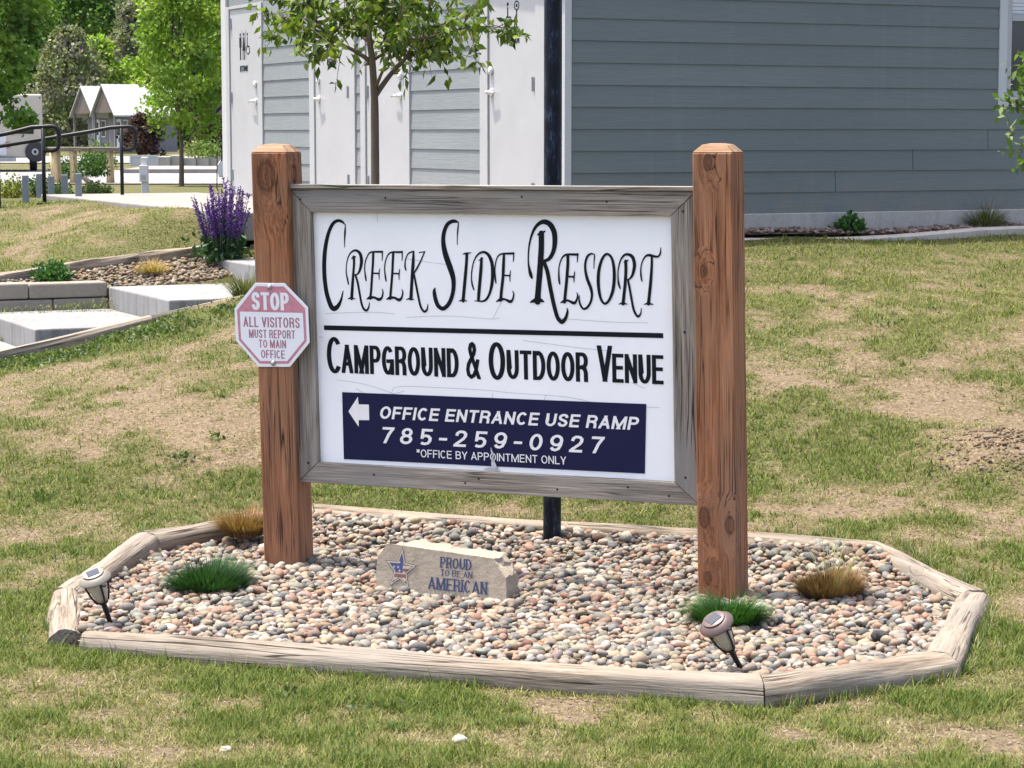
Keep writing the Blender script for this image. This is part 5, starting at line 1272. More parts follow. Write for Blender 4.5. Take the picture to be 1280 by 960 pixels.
# taller grass left unmown against the logs
L = []
for i in range(8):
    a, b = OCT[i], OCT[(i + 1) % 8]; t = unit((b - a)[:2]); o = np.array([t[1], -t[0]]); q = rng.random(520)
    q = q[fbm(q * 6 + i * 9, q * 0, 1.0, 2) > .48]
    xy = a[:2] + (b - a)[:2] * q[:, None] + o * rng.uniform(.075, .12, len(q))[:, None]; L.append(xy)
L = np.vstack(L); P = np.stack([L[:, 0], L[:, 1], land(L[:, 0], L[:, 1]) - .003], 1); m = len(P)
V3, F3, C3 = blades(P, rng.uniform(.03, .075, m), rng.uniform(.003, .005, m), np.abs(rng.normal(.35, .3, m)), rng.uniform(0, 6.28, m), leafcol([(.08, .14, .035), (.12, .18, .05), (.22, .22, .10), (.34, .29, .16)], m), .6, 3)
tag(fast("log_side_grass", V3, F3, M_BLADE, C3), kind="stuff")
# broad leaved weeds below the timber edging
W = np.vstack([np.array(p)[None, :2] + rng.normal(0, .15, (330, 2)) for p in WEED] + [np.array([[a, b]]) + rng.normal(0, .05, (34, 2)) for a, b in ((-1.9, 13.0), (-1.75, 13.35), (2.3, 12.4), (2.6, 15.7), (1.6, 16.6), (-2.6, 12.3), (-.85, 8.6), (-.5, 8.4), (1.3, 14.6), (3.0, 16.2))])
kk = allowed(W[:, 0], W[:, 1]) & (fbm(W[:, 0], W[:, 1], 6, 2) > .42); W = W[kk]; P = np.stack([W[:, 0], W[:, 1], land(W[:, 0], W[:, 1]) + rng.uniform(.004, .03, len(W))], 1)
V, F, C = leaf_quads(P, .030, leafcol([(.075, .12, .032), (.10, .15, .045), (.14, .18, .065), (.06, .09, .025)], len(P)), up=.5, aspect=.7)
tag(fast("broadleaf_weeds", V, F, M_LEAF, C), kind="stuff")
# crumbs of soil and small stones in the bare places
q = 16000; x, y = scatter(q, 7.0, 18); k = allowed(x, y); x, y = x[k], y[k]; k = cover(x, y) < .30; x, y = x[k], y[k]
P = np.stack([x, y, land(x, y) + .001], 1)
tag(stones("soil_crumbs", M_ROCKCHIP, P, rng.uniform(.003, .009, len(P)) * rng.uniform(.6, 1.5, len(P)), pick(np.array([(.30, .23, .16), (.40, .33, .24), (.20, .15, .10), (.50, .44, .36)]), np.array([.35, .3, .2, .15]), len(P)), 1, (.4, .8), .2), kind="stuff")

P = np.stack([MOUND[0] + rng.normal(0, .22, 500), MOUND[1] + rng.normal(0, .30, 500)], 1); P = np.column_stack([P, land(P[:, 0], P[:, 1]) + .003])
tag(stones("soil_clods", M_ROCKCHIP, P, rng.uniform(.004, .013, len(P)) * rng.uniform(.5, 1.6, len(P)), pick(np.array([(.22, .165, .11), (.27, .205, .14), (.16, .12, .08), (.33, .27, .19)]), np.array([.35, .3, .25, .1]), len(P)), 1, (.4, .8), .25), kind="stuff")
# ------------------------------------------------------------------ young tree between the sign and the doors
def limb(g, pts, r0, r1, seg=8):
    """a bent, tapering branch through the given points"""
    P = np.array(pts, float); out = []
    for i in range(len(P) - 1):
        p0 = P[max(i - 1, 0)]; p1 = P[i]; p2 = P[i + 1]; p3 = P[min(i + 2, len(P) - 1)]
        for k in range(5):
            t = k / 5; out.append(.5 * ((2 * p1) + (-p0 + p2) * t + (2 * p0 - 5 * p1 + 4 * p2 - p3) * t * t + (-p0 + 3 * p1 - 3 * p2 + p3) * t ** 3))
    out.append(P[-1]); n = len(out)
    rr = r0 + (r1 - r0) * np.linspace(0, 1, n) ** .8; g.tube(out, rr, seg); return np.array(out)
TY = 14.0; TXX = -.838
tz = land1(TXX, TY)
def tl(X, Y, dy=0.0): return np.array([TXX + (X - 517) / 4 * .00489, TY + dy, 2.1 + (166 - Y / 4) * .00489])
tree = empty("young_tree", (TXX, TY, tz), "slender young tree with drooping glossy leaves behind the sign, before the white doors", "tree")
g = G(); base = np.array([TXX, TY, tz - .1])
limb(g, [base, base * .4 + tl(517, 900) * .6, tl(518, 650), tl(516, 470), tl(508, 310, -.02), tl(496, 210, -.03), tl(488, 90, 0), tl(478, -80, .03), tl(470, -330, .05), tl(474, -520, .02)], .033, .010, 10)
g.build("trunk", M_BARK, tree, grain=True, smooth=True)
g = G(); LB_ = []
for pts, r0 in (([tl(505, 315), tl(430, 265, -.05), tl(330, 212, -.12), tl(272, 158, -.16), tl(232, 80, -.2), tl(215, -60, -.22)], .016),
                ([tl(330, 212, -.12), tl(262, 170, -.2), tl(200, 163, -.28), tl(140, 140, -.33), tl(88, 104, -.36)], .008),
                ([tl(520, 480), tl(595, 375, .05), tl(690, 265, .12), tl(755, 130, .18), tl(800, -60, .24), tl(830, -260, .3)], .020),
                ([tl(520, 450), tl(552, 385, -.1), tl(600, 290, -.2), tl(640, 190, -.28), tl(668, 40, -.34), tl(690, -160, -.36)], .014),
                ([tl(640, 210, -.26), tl(750, 212, -.34), tl(880, 185, -.42), tl(1000, 160, -.46), tl(1110, 160, -.48), tl(1190, 165, -.5)], .009),
                ([tl(496, 215, -.02), tl(440, 170, .1), tl(395, 60, .2), tl(360, -90, .26), tl(340, -250, .3)], .013),
                ([tl(490, 120), tl(540, 40, -.1), tl(570, -70, -.2), tl(590, -220, -.24)], .011),
                ([tl(520, 300, .0), tl(570, 250, .15), tl(610, 150, .28), tl(640, 20, .36), tl(650, -140, .4)], .011),
                ([tl(745, 150, .17), tl(830, 130, .1), tl(930, 100, .05), tl(1030, 40, .02)], .008),
                ([tl(690, 265, .12), tl(790, 250, .05), tl(860, 285, .0)], .005),
                ([tl(270, 160, -.16), tl(190, 60, -.1), tl(120, 20, -.08), tl(50, 0, -.05)], .007),
                ([tl(480, -60), tl(420, -170, .15), tl(350, -250, .25)], .009), ([tl(480, -100), tl(560, -250, -.1), tl(600, -380, -.15)], .009)):
    LB_.append((limb(g, pts, r0, .0025, 6), r0))
tips = []
for pts, r0 in LB_:
    for k in range(14 if r0 > .01 else 9):
        i = int(len(pts) * rng.uniform(.32, 1.0)) - 1; b = pts[max(i, 0)]
        if b[2] < 2.1 + (166 - 62) * .00489 and rng.random() < .5 and r0 > .01: continue
        d = unit(rng.normal(size=3) + np.array([0, 0, .15])); Ln = rng.uniform(.10, .26)
        e_ = b + d * Ln; e2 = e_ + np.array([0, 0, -.05 * rng.random()]) + d * .05
        g.tube([b, (b + e_) / 2 + np.array([0, 0, .02]), e_, e2], [.0032, .0025, .0018, .0012], 5); tips += [((b + e_) / 2, e2), (e_, e2), (b, e_), (e_, e2)]
    tips += [(pts[j], pts[j] + rng.normal(0, .02, 3)) for j in range(int(len(pts) * .45), len(pts), 2)]
g.build("branches", M_BARK, tree, grain=True, smooth=True)
pp = []
for a, b in tips:
    q = rng.integers(3, 7); t = rng.random((q, 1)); pp.append(a + (b - a) * t + rng.normal(0, .022, (q, 3)))
P = np.vstack(pp); P = P[(P[:, 2] > 2.1 + (166 - 72) * .00489) | (rng.random(len(P)) < .28)]
V, F, C = leaf_quads(P, .080, leafcol([(.13, .195, .026), (.165, .235, .032), (.085, .145, .022), (.22, .27, .045), (.06, .11, .02)], len(P)), up=-.15, aspect=.46, droop=.7)
fast("crown", V, F, M_LEAF, C, parent=tree)

# another young tree, its trunk beyond the right edge
rt = np.array([4.05, 15.0, 0]); rt[2] = land1(rt[0], rt[1])
tree2 = empty("young_tree", tuple(rt), "leafy young tree reaching in at the right edge before the window", "tree")
g = G(); limb(g, [rt - Z * .1, rt + [.0, 0, .8], rt + [-.02, 0, 1.5], rt + [.02, .02, 2.2], rt + [0, 0, 3.0]], .032, .008, 8); g.build("trunk", M_BARK, tree2, grain=True, smooth=True)
g = G(); pp = []
for k in range(26):
    h = 1.25 + .062 * k; th = 2.4 * k; Lk = .62 - .010 * k
    if k == 3: th = math.pi
    d = np.array([math.cos(th), math.sin(th), .55]); a = rt + Z * h
    b = limb(g, [a, a + d * Lk * .4, a + d * Lk * .75 + Z * .04, a + d * Lk - Z * .06], .010, .002, 6)
    for j in range(4, len(b)): pp.append(b[j] + rng.normal(0, .06, (11, 3)))
for b in ([rt + [-.0, 0, 1.3], rt + [-.4, -.05, 1.62], rt + [-.68, -.08, 1.75], rt + [-.84, -.1, 1.68]], [rt + [0, 0, 1.4], rt + [-.38, -.1, 1.80], rt + [-.62, -.12, 1.95], rt + [-.76, -.1, 1.92]], [rt + [0, 0, 1.2], rt + [-.38, -.05, 1.42], rt + [-.60, -.02, 1.48], rt + [-.74, -.02, 1.36]]):
    b = limb(g, b, .010, .002, 6)
    for j in range(5, len(b)): pp.append(b[j] + rng.normal(0, .055, (11, 3)))
g.build("branches", M_BARK, tree2, grain=True, smooth=True)
P = np.vstack(pp); V, F, C = leaf_quads(P, .072, leafcol([(.09, .16, .03), (.13, .20, .04), (.06, .12, .025), (.18, .24, .06)], len(P)), up=-.1, aspect=.5, droop=.5)
fast("crown", V, F, M_LEAF, C, parent=tree2)

# ------------------------------------------------------------------ ramp rails, posts, pedestal
def railset(Y0, xe, xp, zt, slope, xfar, others, label):
    # from far left (low end) up to the top landing, then the returned loop at the end
    rise = lambda x: zt - slope * (xp - x)
    pts = [(xfar, Y0, rise(xfar)), (xp - .35, Y0, rise(xp - .35)), (xp - .12, Y0, zt - .012), (xe - .07, Y0, zt), (xe - .02, Y0, zt - .015), (xe, Y0, zt - .06), (xe, Y0, zt - .20), (xe - .02, Y0, zt - .245), (xe - .07, Y0, zt - .26), (xp + .0, Y0, zt - .26)]
    r = empty("ramp_handrail", (xp, Y0, land1(xp, Y0)), label, "handrail", "black handrails of the ramp")
    g = G(); g.tube(pts, .024, 10); g.build("rail", M_RAIL, r, smooth=True)
    for q in [xp] + others:
        zz = land1(q, Y0); zq = rise(q) if q < xp - .2 else zt
        g = G(); g.tube([(q, Y0, zz - .05), (q, Y0, zq)], .021, 10); g.build("post", M_RAIL, r, smooth=True)
        g = G(); g.box((q, Y0, zz), (1, 0, 0), (0, 1, 0), Z, (-.07, .07), (-.07, .07), (-.02, .015)); g.build("base_plate", M_RAIL, r, bevel=.003)
railset(24.6, -4.86, -5.03, 2.17, .20, -8.5, [-5.52, -7.0], "near black pipe handrail by the trailer, its end loop nearest the left edge")
railset(26.0, -4.27, -4.43, 2.17, .16, -9.0, [-6.6, -8.0], "longer black pipe handrail beyond the first, its end loop before the cabins")
def gpost(x, Y0, h):
    z = land1(x, Y0); g = G(); g.box((x, Y0, z), (1, 0, 0), (0, 1, 0), Z, (-.033, .033), (-.033, .033), (-.08, h)); return g.build("garden_post", M_GPOST, origin=(x, Y0, z), bevel=.006)
for (px, Y0, h, lab) in ((34, 25.2, .31, "short blue grey post left of the handrail post, before the yellow green shrub"), (66, 26.6, .27, "short blue grey post just right of the nearer handrail post"), (83, 26.8, .28, "short blue grey post in the middle of the trio before the bench"), (100, 25.4, .31, "short blue grey post, rightmost and nearest of the trio"), (51, 28.5, .3, "short blue grey post set farther back behind the shrub")):
    tag(gpost((px - 640) / 2850 * Y0, Y0, h), lab, "post", "short garden posts by the ramp")
x, Y0 = (183 - 640) / 2850 * 28.0, 28.0; z = land1(x, Y0)
ped = empty("utility_pedestal", (x, Y0, z), "slim white utility pedestal standing by the walk before the far maple", "pedestal")
g = G(); g.box((x, Y0, z), (1, 0, 0), (0, 1, 0), Z, (-.04, .04), (-.05, .05), (-.1, .50)); g.build("post", M_PED, ped, bevel=.008)
g = G(); g.box((x - .005, Y0, z), (1, 0, 0), (0, 1, 0), Z, (-.052, .052), (-.085, -.052), (.20, .40)); g.build("outlet_box", M_PED, ped, bevel=.006)
g = G(); g.box((x - .005, Y0, z), (1, 0, 0), (0, 1, 0), Z, (-.03, .03), (-.089, -.086), (.225, .285)); g.build("cover_plate", M_SIGNGREY, ped)

# ------------------------------------------------------------------ far side: bench, shrubs, trailer, cabins, blocks, cart
def at(px, Y0, z=None):
    x = (px - 640) / 2850 * Y0; return np.array([x, Y0, land1(x, Y0) if z is None else z])
def blk_leaf(name, px, Y0, rx, rz, n, size, pal, label, cat="shrub", dz=0.0, group=None):
    p = at(px, Y0); return bush(name, p[0], p[1], p[2] + dz, rx, rz, n, size, pal, label, cat, M_FARLEAF, group)
GSH = [(.05, .11, .025), (.075, .15, .035), (.035, .08, .02)]
blk_leaf("shrub", 18, 27.5, .24, .25, 700, .05, [(.20, .22, .04), (.13, .18, .035), (.28, .27, .06)], "yellow green shrub beside the ramp at the left edge")
blk_leaf("shrub", 50, 30.5, .24, .27, 700, .05, GSH, "mid green shrub behind the nearer handrail post")
blk_leaf("shrub", 78, 33, .20, .22, 500, .05, GSH, "small green shrub behind the trio of short posts")
blk_leaf("shrub", 122, 29.5, .22, .20, 700, .05, [(.10, .16, .04), (.14, .19, .06), (.07, .12, .03)], "loose light green shrub under the fallen pale plank")
blk_leaf("shrub", 118, 55, .45, .55, 800, .09, GSH, "dark green shrub in front of the bench, right of its middle leg", dz=.25)
blk_leaf("shrub", 82, 62, .45, .6, 700, .10, GSH, "round green shrub seen between the bench legs", dz=.05)
blk_leaf("shrub", 125, 85, .75, 1.0, 800, .16, [(.10, .17, .04), (.14, .21, .05)], "light green shrub growing before the porch of the nearest cabin")
blk_leaf("shrub", 258, 82, .9, .6, 700, .14, [(.12, .19, .04), (.16, .22, .06)], "low light green shrub above the concrete blocks", dz=.5)
for px, Y0, lab in ((115, 54.5, "a"),):
    p = at(px, Y0)
bench = empty("log_bench", at(110, 58), "pale plank bench on rough log legs beside the gravel road", "bench")
p = at(110, 58)
g = G(); g.box(p + Z * .82, (1, 0, .0), (0, 1, 0), Z, (-.92, .88), (-.22, .22), (0, .11), col=(1, 1, 1)); g.build("seat_slab", M_LOG, bench, grain=True, bevel=.02)
for dx, dy in ((-.72, -.1), (-.30, -.12), (.62, -.1), (-.84, .12)):
    g = G(); g.tube([p + [dx, dy, -.1], p + [dx + .01, dy, .4], p + [dx - .01, dy, .815]], [.11, .095, .10], 9); g.build("leg", M_BENCH, bench, grain=True, smooth=True)
# fallen plank and small step in the planting
p0 = at(118, 30.0) ; g = G(); g.tube([p0 + [-.12, 0, .26], p0 + [.02, -.05, .15], p0 + [.14, -.1, .02]], [.035, .045, .04], 8); tag(g.build("driftwood", M_LOG, origin=tuple(p0), grain=True, smooth=True), "pale piece of driftwood leaning in the light green shrub", "driftwood")

rv = at(9, 77); xR = (57 - 640) / 2850 * 77; zR = rv[2]
RX = np.array([.972, .235, 0]); RY = np.array([-.235, .972, 0])                    # the trailer points away along the road
tr = empty("camper_trailer", (xR - 1.25, 77, zR), "cream camper trailer parked at the left edge with a dark rear window", "trailer")
g = G(); g.box((xR, 77, zR), RX, RY, Z, (-2.5, 0), (0, 7.5), (.5, 2.62)); g.build("body", M_RVBODY, tr, bevel=.06)
g = G(); g.box((xR, 77, zR), RX, RY, Z, (-.96, -.30), (-.035, -.001), (1.30, 1.88)); wnd = g.build("window", M_BLACK, tr, bevel=.03)
g = G(); g.box((xR, 77, zR), RX, RY, Z, (-.91, -.35), (-.041, -.036), (1.35, 1.83)); g.build("pane", M_GLASSD, wnd)
g = G(); g.box((xR, 77, zR), RX, RY, Z, (-1.24, -1.08), (-.05, -.001), (.85, 1.02)); g.build("tail_light", M_TAIL, tr, bevel=.01)
g = G(); g.box((xR, 77, zR), RX, RY, Z, (-2.0, -1.2), (-.02, -.001), (.58, 1.35)); g.build("cargo_door", M_PED, tr)
g = G(); g.box((xR, 77, zR), RX, RY, Z, (-2.4, -.9), (-.22, -.06), (.38, .50)); g.build("bumper", M_HINGE, tr, bevel=.01)
g = G(); g.lathe((xR - .22, 77 - .24, zR + .70), (0, 1, 0), [(0, .20), (.0, .31), (.03, .345), (.16, .345), (.19, .31), (.19, .2)], 24); sp2 = g.build("spare_wheel", M_TYRE, tr, smooth=False)
g = G(); g.lathe((xR - .22, 77 - .235, zR + .70), (0, 1, 0), [(0, .05), (-.015, .06), (.01, .19), (.10, .19)], 20); g.build("rim", M_HINGE, sp2)
for dx in (-.25, -2.1):
    g = G(); g.lathe((xR + dx - .12 - .7, 79.9, zR + .36), RX, [(0, .36), (.24, .36)], 20); g.build("wheel", M_TYRE, tr)
g = G(); g.lathe((xR - .08, 77 - .002, zR + 2.5), (0, -1, 0), [(0, .035), (.02, .03)], 10); g.build("marker_light", M_BLACK, tr)

def cabin(px, Y0, label):
    o = at(px, Y0); o[2] = .85; a = math.radians(33); e1 = np.array([math.cos(a), math.sin(a), 0]); e2 = np.array([math.sin(a), -math.cos(a), 0])   # e1 along the ridge, e2 to the near long wall
    r = empty("camping_cabin", tuple(o), label, "cabin", "white roofed camping cabins")
    Wd, L, h, rz = 1.75, 4.4, 2.55, 1.75
    g = G(); g.box(o, e1, e2, Z, (1.1, L), (-Wd, Wd), (0, h)); g.build("wall", M_CABWALL, r)
    g = G(); V = [o + e1 * 1.09 + e2 * s * Wd + Z * h for s in (-1, 1)] + [o + e1 * 1.09 + Z * (h + rz * .94)]; g.prism([V[0], V[1], V[2]], e1 * (L - 1.1)); g.build("gable", M_CABGABLE, r)
    g = G()
    for s in (-1, 1):
        E0 = o + e2 * s * (Wd + .28) + Z * (h - .28 * rz / Wd + .02); R0 = o + Z * (h + rz + .02)
        q = [E0 - e1 * .15, R0 - e1 * .15, R0 + e1 * (L + .3), E0 + e1 * (L + .3)]; g.prism(q, Z * .09)
        for k in range(12): 
            t = e1 * (-.1 + k * .40); g.tube([E0 + t + Z * .10, R0 + t + Z * .10], .018, 5)
    g.build("roof", M_CABROOF, r)
    g = G(); g.prism([o + e2 * -Wd + Z * h, o + e2 * Wd + Z * h, o + Z * (h + rz * .96)], e1 * .08); g.build("porch_gable", M_CABGABLE, r)
    for s in (-1, 1):
        g = G(); g.box(o + e2 * s * (Wd - .1), e1, e2, Z, (.02, .16), (-.07, .07), (0, h)); g.build("porch_post", M_CABWALL, r)
    g = G(); g.box(o, e1, e2, Z, (1.02, 1.085), (-.45, .45), (.1, 2.15)); d = g.build("door", M_PED, r); 
    g = G(); g.box(o, e1, e2, Z, (1.0, 1.015), (-.25, .25), (1.1, 1.95)); g.build("pane", M_GLASSD, d)
    g = G(); g.box(o, e1, e2, Z, (1.02, 1.085), (.75, 1.45), (.95, 2.1)); w = g.build("window", M_PED, r)
    g = G(); g.box(o, e1, e2, Z, (1.0, 1.015), (.83, 1.37), (1.03, 2.02)); g.build("pane", M_GLASSD, w)
    for x0 in (1.4, 2.5):
        g = G(); g.box(o, e1, e2, Z, (x0, x0 + .65), (Wd + .002, Wd + .06), (1.0, 2.15)); w = g.build("window", M_PED, r)
        g = G(); g.box(o, e1, e2, Z, (x0 + .09, x0 + .56), (Wd + .062, Wd + .07), (1.09, 2.06)); g.build("pane", M_GLASSD, w)
    g = G(); g.box(o, e1, e2, Z, (.0, 1.09), (-Wd, Wd), (.0, .12)); g.build("porch_floor", M_GPOST, r)
    return r
cabin(133, 150, "nearer grey camping cabin with white metal roof, reaching behind the maple")
cabin(107, 156, "farther grey camping cabin, only its white gable roof showing left of the nearer one")

blocks = [at(px, 88) for px in (206, 222, 238, 254, 269)]
for k, (px, lab) in enumerate(((208, "leftmost grey concrete block of the row behind the white slab"), (224, "grey concrete block left of the maple trunk"), (240, "grey concrete block just right of the maple trunk"), (256, "grey concrete block under the low light green shrub"), (271, "rightmost grey concrete block, next to the golf cart"))):
    p = at(px, 88 + k * .25); g = G(); g.box(p, (1, .05, 0), (-.05, 1, 0), Z, (-.235, .235), (-.4, .4), (-.05, .44 + .05 * math.sin(k * 2))); tag(g.build("concrete_block", M_FOUND, origin=tuple(p), bevel=.03), lab, "block", "big concrete blocks by the slab")
p = at(240, 76); g = G(); g.box(p, (1, .06, 0), (-.06, 1, 0), Z, (-2.0, 2.2), (-2.0, 6), (-.1, .16)); tag(g.build("concrete_slab", M_CONC, origin=tuple(p)), kind="structure")
p = at(183, 92); g = G()
for (a, b, c, d) in ((-.6, -.54, 0, .45), (.54, .6, 0, .45), (-.54, .54, .39, .45)): g.box(p, (1, 0, 0), (0, 1, 0), Z, (a, b), (-.04, .04), (c, d))
pf = empty("low_barrier", tuple(p), "low white framed barrier left of the concrete blocks", "barrier"); g.build("frame", M_PED, pf)
g = G(); g.box(p, (1, 0, 0), (0, 1, 0), Z, (-.538, .538), (-.015, .015), (.02, .388)); g.build("mesh_panel", M_GREYTRIM, pf)

cx_ = at(281, 50); cart = empty("golf_cart", tuple(cx_), "white golf cart with black roof half hidden behind the far building corner", "golf cart")
o = cx_
g = G(); g.prism([o + [-.17, 0, 1.62], o + [-.14, 0, 1.74], o + [-.02, 0, 1.82], o + [.5, 0, 1.86], o + [1.6, 0, 1.84], o + [1.6, 0, 1.79], o + [.5, 0, 1.80], o + [.0, 0, 1.75], o + [-.1, 0, 1.66]], (0, 1.2, 0)); g.build("roof", M_BLACK, cart, bevel=.01)
g = G(); g.prism([o + [-.12, .05, .25], o + [-.16, .05, .50], o + [-.05, .05, .66], o + [.35, .05, .72], o + [.4, .05, .40], o + [1.5, .05, .40], o + [1.6, .05, .75], o + [1.9, .05, .75], o + [1.9, .05, .25]], (0, 1.1, 0)); g.build("body", M_PED, cart, bevel=.02)
for dx in (.2, 1.6):
    for dy in (.0, 1.02):
        g = G(); g.lathe(o + [dx, dy, .23], (0, 1, 0), [(0, .12), (.0, .22), (.02, .23), (.16, .23), (.18, .22)], 18); g.build("wheel", M_TYRE, cart)
for dx, dx2 in ((-.05, .06), (1.45, 1.5)):
    for dy in (.06, 1.12):
        g = G(); g.tube([o + [dx, dy, .6], o + [dx2, dy, 1.78]], .02, 6); g.build("strut", M_BLACK, cart)
g = G(); g.box(o, (1, 0, 0), (0, 1, 0), Z, (.7, 1.2), (.1, 1.1), (.402, .62)); g.build("seat", M_BLACK, cart, bevel=.04)
g = G(); g.prism([o + [1.15, .1, .63], o + [1.25, .1, 1.1], o + [1.33, .1, 1.1], o + [1.25, .1, .63]], (0, 1.0, 0)); g.build("backrest", M_BLACK, cart, bevel=.02)
g = G(); g.lathe(o + [-.02, .3, 1.12], (-.6, 0, .5), [(0, .12), (.02, .12)], 14); g.build("steering_wheel", M_BLACK, cart)
g = G(); g.tube([(o[0] - .14, 49.9, .82), (o[0] - .12, 49.9, 1.7)], .012, 6); tag(g.build("marker_rod", M_BLACK, origin=(o[0] - .14, 49.9, .82)), "thin black marker rod beside the golf cart", "rod")

# ------------------------------------------------------------------ far trees
def big_tree(name, px, Y0, height, crown_r, crown_z0, pal, nclump, nleaf, size, label, trunk_r=.15, bare=0.0, group=None, zb=None, conical=0.0, seed=0, twig=0):
    o = at(px, Y0); r = np.random.default_rng(900 + seed); root = empty(name, tuple(o), label, "tree", group)
    H = height; c0 = crown_z0
    g = G(); limb(g, [o - Z * .2, o + Z * c0 * .5 + [.03 * H * .1, 0, 0], o + Z * c0, o + Z * (c0 + (H - c0) * .5) + [r.normal(0, .03 * H), 0, 0], o + Z * (H * .93)], trunk_r, trunk_r * .18, 8); g.build("trunk", M_BARK, root, grain=True, smooth=True)
    g = G(); cen, rad = [], []
    for k in range(nclump):
        t = (k + .5) / nclump; zz = c0 + (H - c0) * (t ** .85); prof = math.sin(math.pi * min(1, .16 + .84 * t) ** .8) if not conical else (1 - conical * t) * min(1, .35 + t * 3)
        th = 2.4 * k + r.normal(0, .3); q = crown_r * max(prof, .16) * math.sqrt(r.uniform(.1, 1.0)) * .95
        c = o + np.array([q * math.cos(th), q * math.sin(th), zz]); cen.append(c); rad.append(crown_r * r.uniform(.22, .40))
        if k % 2 == 0:
            b = o + Z * max(c0 * .8, zz - q * .8 - .1 * H * .5); limb(g, [b, b * .5 + c * .5 + Z * .03 * H, c], trunk_r * .35, trunk_r * .06, 5)
            for _ in range(twig):
                e_ = c + r.normal(0, .4, 3) * crown_r * .55 + Z * .2; limb(g, [b * .4 + c * .6, c * .6 + e_ * .4, e_], trunk_r * .12, trunk_r * .03, 4)
    g.build("branches", M_BARK, root, grain=True, smooth=True)
    cen = np.array(cen); rad = np.array(rad); pi = r.integers(0, nclump, nleaf)
    d = r.normal(size=(nleaf, 3)); d /= np.linalg.norm(d, axis=1)[:, None]; d *= (r.random((nleaf, 1)) ** .4)
    P = cen[pi] + d * rad[pi][:, None] * np.array([1.1, 1.1, .75])
    base = np.array(pal)[r.integers(0, len(pal), nclump)] * r.normal(1, .10, (nclump, 1))
    col = np.clip(1.35 * base[pi] * r.normal(1, .14, (nleaf, 1)), .004, .8)
    V, F, C = leaf_quads(P, size, col, up=.1, aspect=.75, droop=.2); fast("crown", V, F, M_FARLEAF, C, parent=root)
    return root
LIME = [(.15, .24, .03), (.19, .29, .04), (.11, .19, .025), (.23, .32, .05)]
DEEP = [(.05, .11, .02), (.07, .14, .025), (.035, .085, .018), (.09, .16, .03)]
MIDG = [(.10, .18, .028), (.13, .21, .035), (.075, .14, .025)]
DULL = [(.15, .16, .095), (.18, .185, .125), (.11, .135, .06), (.20, .195, .145)]
big_tree("maple_tree", 228, 55, 5.7, 1.32, 1.35, LIME, 60, 9000, .13, "bright lime green maple with a slim trunk on the grass strip before the cabins", .075, seed=1)
big_tree("maple_tree", -12, 30, 4.6, .72, .95, MIDG, 46, 6500, .11, "mid green maple cut off by the left edge, above the trailer", .06, seed=2)
PURP = [(.050, .028, .027), (.07, .036, .033), (.038, .022, .022)]
big_tree("plum_tree", 182, 96, 2.05, 1.0, .45, PURP, 26, 2600, .16, "purple leaved plum in front of the nearer cabin wall", .05, seed=3, group="purple leaved plums")
big_tree("plum_tree", 268, 100, 2.4, 1.0, .6, PURP, 26, 2600, .16, "purple leaved plum half hidden behind the maple, near the golf cart", .05, seed=4, group="purple leaved plums")
WG = "trees of the wood behind the cabins"
big_tree("wood_tree", 92, 168, 8.8, 3.2, .8, DULL, 60, 5200, .34, "dull grey brown budding tree left of the cabins", .25, seed=5, group=WG, twig=3)
big_tree("wood_tree", 130, 172, 8.2, 2.6, 1.2, LIME, 50, 5200, .34, "bright green tree rising just above the two cabin roofs", .22, seed=6, group=WG)
big_tree("wood_tree", 40, 176, 9.0, 3.2, .4, DEEP, 50, 5200, .36, "dark green tree at the left, behind the trailer roof", .25, seed=7, group=WG)
big_tree("wood_tree", 75, 186, 7.2, 3.4, .2, DEEP, 50, 5200, .36, "low dark green tree filling the gap between trailer and cabins", .25, seed=8, group=WG)
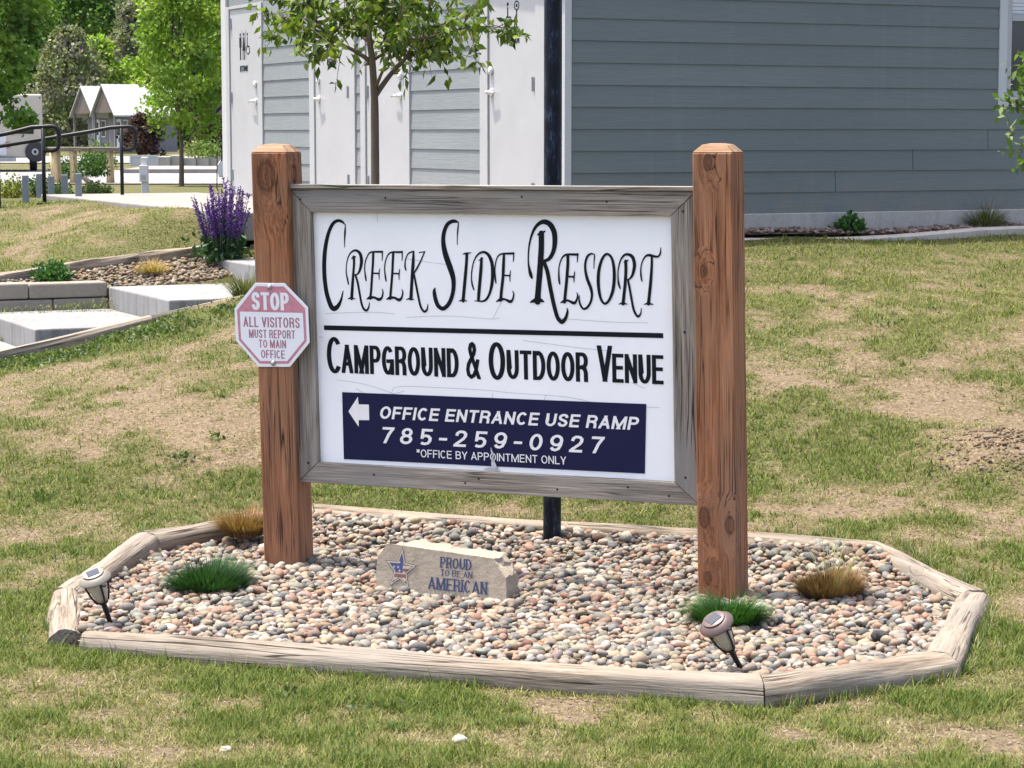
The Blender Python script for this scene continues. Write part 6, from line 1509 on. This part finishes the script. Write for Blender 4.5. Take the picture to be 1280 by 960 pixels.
big_tree("wood_tree", 172, 190, 11.8, 3.0, .8, DULL, 60, 6000, .36, "pale budding tree high between the maple and the bright green tree", .28, seed=9, group=WG, twig=2)
big_tree("wood_tree", 110, 205, 17.5, 5.2, 1.5, DEEP, 80, 9000, .42, "tall dark green tree in the middle of the wood, beyond the dull one", .35, seed=10, group=WG)
big_tree("wood_tree", 20, 200, 17.0, 5.0, 1.0, MIDG, 80, 9000, .42, "tall green tree of the wood at the upper left edge", .35, seed=11, group=WG)
big_tree("wood_tree", 200, 212, 18.0, 5.2, 1.0, MIDG, 80, 9000, .42, "tall green tree of the wood above the lime maple's left side", .35, seed=12, group=WG)
big_tree("wood_tree", 285, 205, 16.5, 5.0, .6, DEEP, 80, 8000, .42, "dark green tree of the wood behind the restroom corner", .35, seed=13, group=WG)
big_tree("wood_tree", 240, 180, 9.0, 3.4, .3, DEEP, 50, 5200, .36, "low dark green tree behind the lime maple", .25, seed=14, group=WG)
big_tree("wood_tree", -60, 195, 16.0, 5.0, .6, DEEP, 70, 8000, .42, "tall dark tree of the wood beyond the left edge", .35, seed=15, group=WG)
big_tree("wood_tree", 60, 222, 20.0, 5.6, .6, DEEP, 80, 9000, .46, "farthest and tallest dark green tree of the wood, upper left", .38, seed=16, group=WG)
big_tree("wood_tree", 150, 228, 20.0, 5.6, .6, MIDG, 80, 9000, .46, "farthest tall green tree of the wood, above the cabins", .38, seed=17, group=WG)
# the wood goes on beyond and to the left of the trees one can tell apart
nw = 42000; wx = rng.uniform(-150, -12, nw); wy = rng.uniform(236, 256, nw); wt = 12.5 + 7 * fbm(wx, wy * .3, .09, 3) + 3.5 * np.sin(wx * .55) * np.cos(wx * .21)
wz = .6 + wt * rng.random(nw) ** .75
V, F, C = leaf_quads(np.stack([wx, wy, wz], 1), .95, np.clip(leafcol(DEEP + MIDG, nw) * 1.25 * (.85 + .5 * (fbm(wx, wz * 2, .16, 2)[:, None])), .004, .8), up=.1, aspect=.8)
tag(fast("distant_woodland", V, F, M_FARLEAF, C), kind="stuff")
